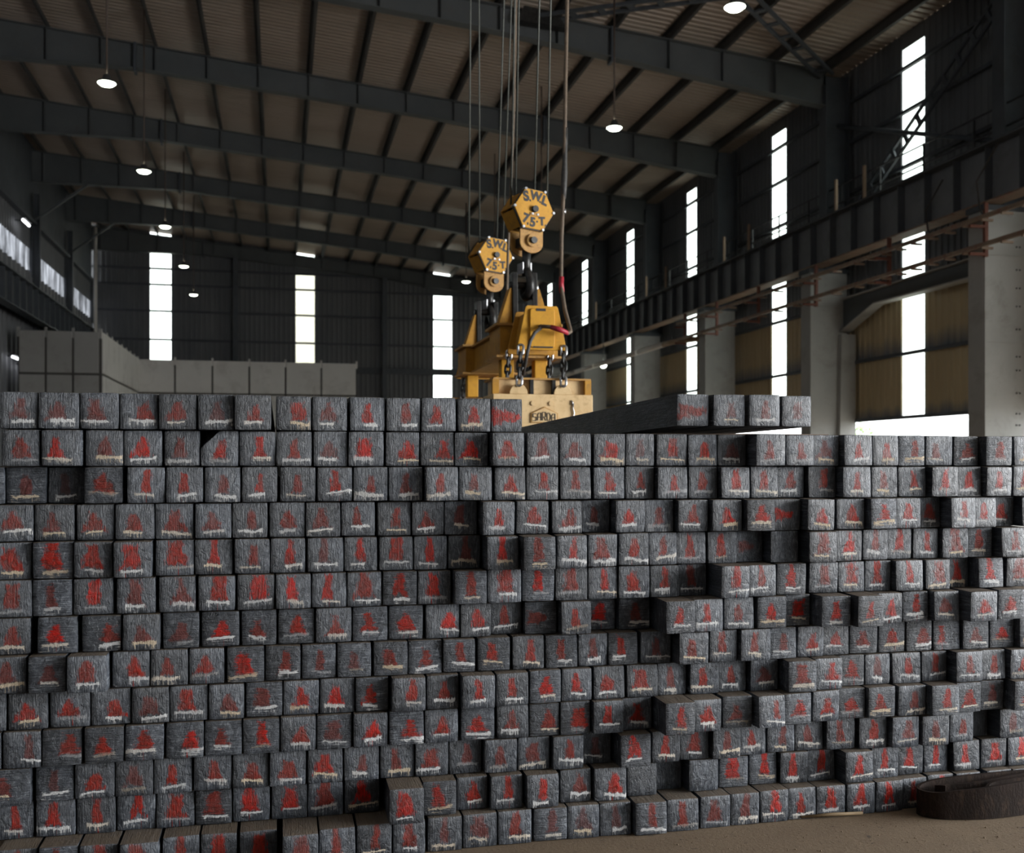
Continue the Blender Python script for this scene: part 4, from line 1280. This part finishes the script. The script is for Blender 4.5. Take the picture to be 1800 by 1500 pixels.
def magnet(yf, label, front):
    e = empty('lifting_magnet', (BX, yf, 1.86))
    hw = 0.465
    MB().box(-hw - 0.01, hw + 0.01, 0, 0.5, 0.0, 0.44).build('magnet_body', M['tan'], e, bevel=0.006)
    MB().box(-hw + 0.03, hw - 0.03, 0.07, 0.43, 0.44, 0.575).build('upper_frame', M['tan'], e)
    MB().box(-hw, hw, 0.03, 0.47, 0.575, 0.592).build('frame_top_plate', M['yellow_brown'], e)
    for x in (-hw + 0.015, -0.105, 0.105, hw - 0.035):
        dark = abs(x) < 0.2
        MB().box(x - (0.016 if dark else 0.025), x + (0.016 if dark else 0.035), 0.02, 0.08, 0.44, 0.575).build('rib', M['black_steel'] if dark else M['yellow'], e)
    for s in (-0.235, 0.185):
        pts = [(s - 0.085, 0.44), (s + 0.085, 0.44)] + [(s + 0.085 - 0.0 - 0.17 * 0.5 * (1 - math.cos(R(q))) , 0.44 + 0.095 * math.sin(R(q))) for q in range(15, 180, 15)]
        MB().prism(pts, 0.0, 0.03).build('lug', M['tan'], e, bevel=0.003)
    if front:
        for x in (-0.10, 0.07):
            MB().cyl((x, -0.012, 0.355), (x, 0.01, 0.355), 0.022, 14, 0.022).build('bolt_cap', M['tan'], e)
        pent = [(-0.125, 0.175), (0.135, 0.175), (0.135, 0.265), (0.005, 0.325), (-0.125, 0.265)]
        pl = MB().prism(pent, -0.012, 0.0).build('name_plate', M['yellow_brown'], e, bevel=0.003)
        pent2 = [(0.005 + (a - 0.005) * 0.91, 0.245 + (b - 0.245) * 0.87) for a, b in pent]
        MB().prism(pent2, -0.016, -0.01).build('plate_face', M['tan'], pl)
        # squared letters of the maker's plate, made of strokes
        strokes = {'S': [((1, 1), (0, 1)), ((0, 1), (0, .5)), ((0, .5), (1, .5)), ((1, .5), (1, 0)), ((1, 0), (0, 0))],
                   'A': [((0, 0), (0, .75)), ((0, .75), (.35, 1)), ((.35, 1), (1, 1)), ((1, 1), (1, 0)), ((0, .45), (1, .45))],
                   'R': [((0, 0), (0, 1)), ((0, 1), (1, 1)), ((1, 1), (1, .45)), ((0, .45), (1, .45)), ((.5, .45), (1, 0))],
                   'D': [((0, 0), (0, 1)), ((0, 1), (.7, 1)), ((.7, 1), (1, .7)), ((1, .7), (1, .3)), ((1, .3), (.7, 0)), ((.7, 0), (0, 0))]}
        for i, ch in enumerate('SARDA'):
            mb = MB()
            ox, w, hgt = -0.103 + i * 0.0445, 0.030, 0.062 + (0.014 if i == 2 else 0.007 if i in (1, 3) else 0)
            for (a0, b0), (a1, b1) in strokes[ch]:
                mb.bar((ox + a0 * w, -0.018, 0.197 + b0 * hgt), (ox + a1 * w, -0.018, 0.197 + b1 * hgt), 0.0062, 0.006, (0, 1, 0))
            mb.build('letter', M['black'], pl)
        MB().tube([(0.265, -0.006, 0.385), (0.275, -0.012, 0.37), (0.27, -0.012, 0.345)], 0.008, 6).build('hook_eye', M['bright_steel'], e)
        MB().tube([(0.285, -0.008, 0.36), (0.278, -0.012, 0.31), (0.29, -0.012, 0.27), (0.278, -0.012, 0.22), (0.272, -0.012, 0.17)], 0.007, 6).build('small_chain', M['bright_steel'], e)
    return tag(e, label, 'magnet', 'lifting magnets')


magnet(9.14, 'tan lifting magnet with a pentagonal name plate, hanging above the stack', True)
magnet(12.1, 'far lifting magnet hanging hidden behind the top row of billets', False)


def link_pts(c, axis, side, ln, wd):
    out = []
    for q in range(14):
        a = 2 * math.pi * q / 14
        ca, sa = math.cos(a), math.sin(a)
        out.append(c + axis * (ca * wd + (ln - wd) * (1 if ca > 0.01 else -1 if ca < -0.01 else 0)) + side * (sa * wd))
    return out


def chain(p0, p1, label, n=5):
    p0, p1 = Vector(p0), Vector(p1)
    e = empty('chain', p1)
    d = p1 - p0
    ax = d.normalized()
    s1 = ax.cross(Vector((0.55, 1, 0))).normalized()
    s2 = ax.cross(s1).normalized()
    st = d.length / n
    for i in range(n):
        c = p0 + d * ((i + 0.5) / n)
        s = s1 if i % 2 == 0 else s2
        bright = i in (0, n - 1)
        o = MB().tube(link_pts(c, ax, s, st * 0.68, 0.026), 0.0125, 7, closed=True).build('link' if not bright else 'shackle', M['bright_steel'] if bright else M['black_steel'], e)
        o.matrix_parent_inverse = Matrix.Translation(-p1)
    tag(e, label, 'chain', 'chains of the lifting magnets')


for yf, far in ((9.2, 0), (12.15, 1)):
    for s in (-1, 1):
        xt, xb = BX + s * 0.205, BX + (-0.235 if s < 0 else 0.185)
        side = 'left' if s < 0 else 'right'
        if not far:
            chain((xt, yf - 0.015, 2.745), (xb, yf - 0.075, 2.385), 'dark link chain in front of the near magnet, %s of the front pair' % side)
            chain((xt - 0.005, yf + 0.45, 2.745), (xb, yf + 0.46, 2.40), 'dark link chain behind the near magnet frame, %s of the rear pair' % side, 5)
        elif s < 0:
            chain((xt, yf - 0.015, 2.745), (xb, yf - 0.075, 2.385), 'dark link chain at the far magnet beside the yellow post')


def hook_block(cx, y, zc, rad, label, roll):
    """block: two hexagonal cheeks with lettering, sheaves between, eye plates and a hook below"""
    e = empty('hook_block', (cx, y, zc), R(15))
    th = 0.28
    hexa = lambda r: [(r * math.cos(R(60 * q)), r * math.sin(R(60 * q))) for q in range(6)]
    yr = -th / 2 - 0.13
    Rr = Matrix.Rotation(R(roll), 4, 'Y')
    # front cover
    MB().prism(hexa(rad * 1.04), -th / 2 - 0.012, -th / 2 + 0.012, Rr).build('cover_rim', M['black_steel'], e)
    cov = MB().prism(hexa(rad), -th / 2 - 0.024, -th / 2 - 0.008, Rr).build('cover_plate', M['yellow_clean'], e, bevel=0.003)
    MB().prism(hexa(rad * 0.97), th / 2 - 0.012, th / 2 + 0.012, Rr).build('rear_cover', M['yellow'], e, bevel=0.003)
    # slanted guards joining the covers
    hx = [(Rr @ Vector((x, 0, z))) for x, z in hexa(rad * 0.93)]
    for a, b, nm in ((2, 3, 'side_guard'), (3, 4, 'side_guard'), (0, 1, 'side_guard'), (5, 0, 'side_guard')):
        p, q = hx[a], hx[b]
        p, q = p.lerp(q, 0.1), q.lerp(p, 0.02)
        m_ = Vector(((q - p).z, 0, -(q - p).x)).normalized() * 0.006
        v = []
        for yy in (-th / 2 + 0.01, th / 2 - 0.01):
            for pt in (p - m_, q - m_, q + m_, p + m_):
                v.append((pt.x, yy, pt.z))
        f = [(0, 1, 2, 3), (7, 6, 5, 4), (0, 4, 5, 1), (1, 5, 6, 2), (2, 6, 7, 3), (3, 7, 4, 0)]
        MB().add(v, f).build(nm, M['yellow'], e)
    for yy in (-0.06, 0.06):
        mb = MB().cyl((0, yy - 0.035, 0), (0, yy + 0.035, 0), rad * 0.78, 24)
        mb.build('sheave', M['black_steel'], e)
    MB().cyl((0, -th / 2 - 0.06, 0), (0, th / 2 + 0.03, 0), rad * 0.145, 16).build('sheave_pin', M['black_steel'], e)
    MB().box(-rad * 0.2, rad * 0.22, -th / 2 - 0.034, -th / 2 - 0.022, -rad * 0.3, -rad * 0.17, Rr).build('keeper_plate', M['yellow_brown'], e)
    for x in (-0.1, 0.17):
        p = Rr @ Vector((x * rad, 0, -rad * 0.22))
        MB().cyl((p.x, -th / 2 - 0.042, p.z), (p.x, -th / 2 - 0.03, p.z), rad * 0.05, 8).build('keeper_bolt', M['bright_steel'], e)
    for x, z in hexa(rad * 0.98):
        p = Rr @ Vector((x, 0, z))
        MB().cyl((p.x, -th / 2 - 0.036, p.z), (p.x, -th / 2 + 0.03, p.z), rad * 0.06, 10).build('corner_bolt', M['bright_steel'], e)
    # painted letters
    T = lambda x, z, rot: Rr @ Matrix.Translation((x * rad, -th / 2 - 0.026, z * rad)) @ Matrix.Rotation(R(rot), 4, 'Y') @ UPRIGHT
    for ch, x, z, rt, sz in (('S', -0.45, 0.50, -14, 0.60), ('.', -0.23, 0.36, 0, 0.6), ('W', 0.05, 0.58, 4, 0.54), ('.', 0.27, 0.38, 0, 0.6), ('L', 0.49, 0.46, 14, 0.56),
                         ('7', -0.40, -0.48, 10, 0.56), (',', -0.28, -0.70, 0, 0.5), ('5', -0.04, -0.60, 0, 0.56), ('.', 0.18, -0.52, 0, 0.5), ('T', 0.42, -0.48, -8, 0.50), ('.', 0.62, -0.62, 0, 0.5)):
        if ch in '.,':
            MB().box(x * rad - 0.009, x * rad + 0.009, -th / 2 - 0.0265, -th / 2 - 0.024, z * rad - 0.009, z * rad + (0.009 if ch == '.' else 0.014), Rr).build('full_stop', M['black'], cov)
        else:
            text_mesh(ch, sz * rad, M['black'], 'letter', cov, T(x, z, rt), 0.05, 0.001)
    # lower eye plates
    zc2 = -rad * 1.36
    w = rad * 0.58
    plate = [(-w, -rad * 0.86), (-w, zc2 - rad * 0.1)] + [(w * math.cos(R(a)) * 0.98, zc2 - rad * 0.12 - rad * 0.42 * math.sin(R(180 - a))) for a in range(170, 5, -20)] + [(w, zc2 - rad * 0.1), (w, -rad * 0.86)]
    for yy in (-th / 2 + 0.03, th / 2 - 0.05):
        MB().prism(plate, yy, yy + 0.022).build('eye_plate', M['yellow_brown'], e, bevel=0.003)
    MB().cyl((0, -th / 2 - 0.0, zc2), (0, th / 2 + 0.0, zc2), rad * 0.28, 20).build('trunnion', M['yellow_brown'], e)
    MB().cyl((0, -th / 2 - 0.03, zc2), (0, -th / 2 + 0.01, zc2), rad * 0.15, 14).build('trunnion_nut', M['black_steel'], e)
    MB().box(-rad * 0.35, rad * 0.35, -th / 2 + 0.055, th / 2 - 0.055, zc2 - rad * 0.2, zc2 + rad * 0.2).build('crosshead', M['black_steel'], e)
    # shank and hook
    zt, zb_ = zc2 - rad * 0.1, zc2 - rad * 1.55
    MB().cyl((0, 0, zt), (0, 0, zb_), rad * 0.20, 16).build('shank', M['black_steel'], e)
    hz = -0.74                            # centre of the hook bowl, on the lug pin
    bw = 0.085
    pts, rr = [(0, 0, zb_ + 0.03)], [rad * 0.2]
    path = [(0.0, hz + 0.20), (-0.045, hz + 0.13), (-0.085, hz + 0.05), (-0.085, hz - 0.03), (-0.05, hz - 0.085), (0.01, hz - 0.10), (0.06, hz - 0.075), (0.088, hz - 0.015), (0.092, hz + 0.05)]
    rads = [0.045, 0.046, 0.05, 0.054, 0.056, 0.056, 0.05, 0.04, 0.022]
    for (a, z), r_ in zip(path, rads):
        pts.append((0, a, z)); rr.append(r_ * 0.85)
    MB().tube(pts, rr, 12).build('hook', M['black_steel'], e)
    MB().box(-0.05, 0.05, -0.02, 0.10, hz + 0.13, hz + 0.24).build('safety_latch', M['bright_steel'], e)
    return tag(e, label, 'hook block', 'hook blocks of the hoist')


hook_block(BX + 0.035, 9.96, 4.17, 0.222, 'yellow hexagonal hook block lettered with its load limit, nearer and higher of two', 4)
hook_block(BX + 0.045, 11.83, 4.09, 0.222, 'yellow hexagonal hook block lettered with its load limit, farther and lower of two', 4)

# wire ropes
ROPES = [(9.96, [(906, 330, 912), (898, 335, 905), (939, 335, 948), (961, 345, 968)], 'near'),
         (11.83, [(824, 415, 827), (843, 405, 842), (873, 400, 886), (884, 400, 899)], 'far')]
for y, lst, wh in ROPES:
    for i, (xb, yb, xt) in enumerate(sorted(lst)):
        yo = y + (0.06 if i % 2 else -0.06)
        p0 = at(xb, yb + 30, yo)
        p1 = at(xt, 0, yo)
        p2 = p0 + (p1 - p0) * (7.5 / (p1 - p0).z * 1.0) if (p1 - p0).z > 0 else p1
        o = MB().cyl(p0, p2, 0.0095, 8).build('wire_rope', M['rope'])
        tag(o, 'taut wire rope above the %s hook block, %s of its four falls from the left' % (wh, ORD[i]), 'rope', 'hoist ropes')
# power cables
pts = [at(997, -330, 9.6), at(997, 0, 9.55), at(994, 140, 9.5), at(992, 300, 9.45), at(987, 420, 9.4), at(986, 500, 9.35), at(993, 545, 9.25), at(1001, 575, 9.15), at(1003, 583, 9.1), at(999, 586, 9.07), at(985, 580, 9.06), at(968, 575, 9.08), at(955, 574, 9.13), at(950, 575, 9.16)]
e = empty('power_cable', pts[-1])
def pchild(o): o.parent = e; o.matrix_parent_inverse = Matrix.Translation(-Vector(pts[-1]))
pchild(MB().tube(pts, 0.019, 10).build('cable_sheath', M['cable']))
pchild(MB().tube([at(987, 487, 9.355), at(986.5, 500, 9.35), at(988, 514, 9.33)], 0.024, 10).build('red_tape', M['tape_red']))
pchild(MB().tube(pts[9:12], [0.018, 0.026, 0.023], 10).build('red_tape', M['tape_red']))
pchild(MB().tube([at(994.3, 225, 9.475), at(993.5, 250, 9.47), at(992.6, 285, 9.455), at(992, 305, 9.45), at(991, 330, 9.44), at(990.5, 350, 9.435)], [0.02, 0.022, 0.024, 0.031, 0.03, 0.022], 9).build('black_tape', M['tape_black']))
pchild(MB().tube([at(991.5, 368, 9.43), at(990.5, 376, 9.425)], 0.023, 9).build('white_tape', M['bright_steel']))
tag(e, 'thick brown power cable with red tape dropping to the terminal box', 'cable')
pts = [at(950, 577, 9.13), at(940, 585, 9.08), at(932, 600, 9.05), at(927, 620, 9.05), at(923, 640, 9.1), at(920, 655, 9.25), at(917, 668, 9.45)]
o = MB().tube(pts, 0.017, 10).build('magnet_lead', M['tape_black'])
tag(o, 'black lead curving from the terminal box down to the magnet', 'cable')
pts = [at(909, -300, 10.6), at(907, 0, 10.55), at(903, 200, 10.5), at(898, 330, 10.5), at(893, 440, 10.5), at(891, 520, 10.45), at(893, 590, 10.3)]
o = MB().tube(pts, 0.014, 8).build('magnet_cable', M['cable'])
tag(o, 'thin brown cable hanging between the two hook blocks', 'cable')

# ------------------------------------------------------------------ things on the floor
def strap(path, z0, z1, th, name, parent):
    """upright band of rubber along a plan path with per-point lean"""
    P = [Vector((x, y, 0)) for x, y in path]
    n = len(P)
    v, f = [], []
    for i, p in enumerate(P):
        d = (P[min(i + 1, n - 1)] - P[max(i - 1, 0)]).normalized()
        nv = Vector((-d.y, d.x, 0)) * (th / 2)
        a = z0(i / (n - 1)); b = z1(i / (n - 1))
        v += [tuple(p - nv + Vector((0, 0, a))), tuple(p + nv + Vector((0, 0, a))), tuple(p + nv * 0.9 + Vector((0, 0, b))), tuple(p - nv * 0.9 + Vector((0, 0, b)))]
    for i in range(n - 1):
        for k in range(4):
            f.append((4 * i + k, 4 * i + (k + 1) % 4, 4 * i + 4 + (k + 1) % 4, 4 * i + 4 + k))
    f += [(3, 2, 1, 0), (4 * n - 4, 4 * n - 3, 4 * n - 2, 4 * n - 1)]
    o = MB().add(v, f, True).build(name, M['belt'], parent)
    mdf = o.modifiers.new('edges', 'EDGE_SPLIT'); mdf.split_angle = R(50)
    return o


def spline(pts, m=8):
    out = []
    n = len(pts)
    for i in range(n - 1):
        p0, p1, p2, p3 = (Vector(pts[max(i - 1, 0)]), Vector(pts[i]), Vector(pts[i + 1]), Vector(pts[min(i + 2, n - 1)]))
        for k in range(m):
            t = k / m
            out.append(tuple(0.5 * ((2 * p1) + (p2 - p0) * t + (2 * p0 - 5 * p1 + 4 * p2 - p3) * t * t + (3 * p1 - p0 - 3 * p2 + p3) * t ** 3)))
    out.append(tuple(pts[-1]))
    return out


e = empty('belt_coil', (3.2, 3.9, 0))
fl = lambda x, y: (lambda k, t: (k * (SN + CS * t), k * (CS - SN * t)))(CAM_Z * F_PX / (y - HOR), (x - 900) / F_PX)
g = lambda *ps: [Vector((a - 3.2, b - 3.9)) for a, b in ps]
# outer turn: back run from beyond the frame, round the left end, front run back to the right
outer = g((3.95, 4.40), (3.7, 4.385), (3.4, 4.37), (3.15, 4.36), (3.02, 4.345), (2.955, 4.31), (2.955, 4.265), (3.0, 4.225), (3.07, 4.20), (3.2, 4.175), (3.33, 4.175), (3.46, 4.19), (3.53, 4.22))
strap(spline([tuple(p) for p in outer]), lambda t: 0.004, lambda t: 0.135 + 0.012 * math.sin(t * 9) + (0.0 if t < 0.6 else (t - 0.6) * 0.05), 0.016, 'outer_turn', e)
inner = g((3.9, 4.35), (3.6, 4.345), (3.4, 4.325), (3.25, 4.315), (3.12, 4.32), (3.05, 4.30), (3.035, 4.275), (3.06, 4.25))
strap(spline([tuple(p) for p in inner]), lambda t: 0.004, lambda t: 0.135 + 0.01 * math.sin(t * 7 + 1), 0.014, 'inner_turn', e)
fold = g((3.26, 4.215), (3.28, 4.245), (3.36, 4.285), (3.6, 4.30), (3.95, 4.30))
strap(spline([tuple(p) for p in fold]), lambda t: 0.004, lambda t: 0.12 + 0.03 * t, 0.014, 'fold', e)
tag(e, 'dark brown rubber belt coiled on the floor against the stack', 'belt')

a, b = fl(1408, 1441), fl(1516, 1434)
o = MB().tube([(a[0], a[1], 0.012), ((a[0] + b[0]) / 2, (a[1] + b[1]) / 2 - 0.004, 0.016), (b[0], b[1], 0.012)], [0.006, 0.0085, 0.007], 7).build('wooden_stick', M['stick'])
tag(o, 'thin wooden stick lying on the floor along the foot of the stack', 'stick')
c = fl(742, 1488)
v = [(c[0] - 0.04, c[1], 0.002), (c[0] - 0.01, c[1] - 0.012, 0.016), (c[0] + 0.035, c[1] - 0.004, 0.006), (c[0] + 0.01, c[1] + 0.02, 0.003), (c[0], c[1] + 0.006, 0.001)]
o = MB().add(v, [(0, 1, 3), (1, 2, 3), (0, 3, 4), (0, 4, 1), (1, 4, 2), (2, 4, 3)]).build('plastic_scrap', M['leaf_litter'])
tag(o, 'small pale scrap on the floor at the foot of the stack', 'scrap')
# pebbles: too many and too small to count
v, f = [], []
for q in range(900):
    x, y = random.uniform(0.3, 4.2), random.uniform(2.6, 4.25)
    s = random.choice([0.002, 0.003, 0.003, 0.004, 0.006])
    k = len(v)
    v += [(x - s, y, 0), (x, y - s, 0), (x + s * 1.2, y, 0), (x, y + s, 0), (x, y, s * random.uniform(0.5, 1.1))]
    f += [(k, k + 1, k + 4), (k + 1, k + 2, k + 4), (k + 2, k + 3, k + 4), (k + 3, k, k + 4)]
o = MB().add(v, f).build('grit', M['floor'])
tag(o, 'loose grit scattered over the dusty floor', 'grit', kind='stuff')
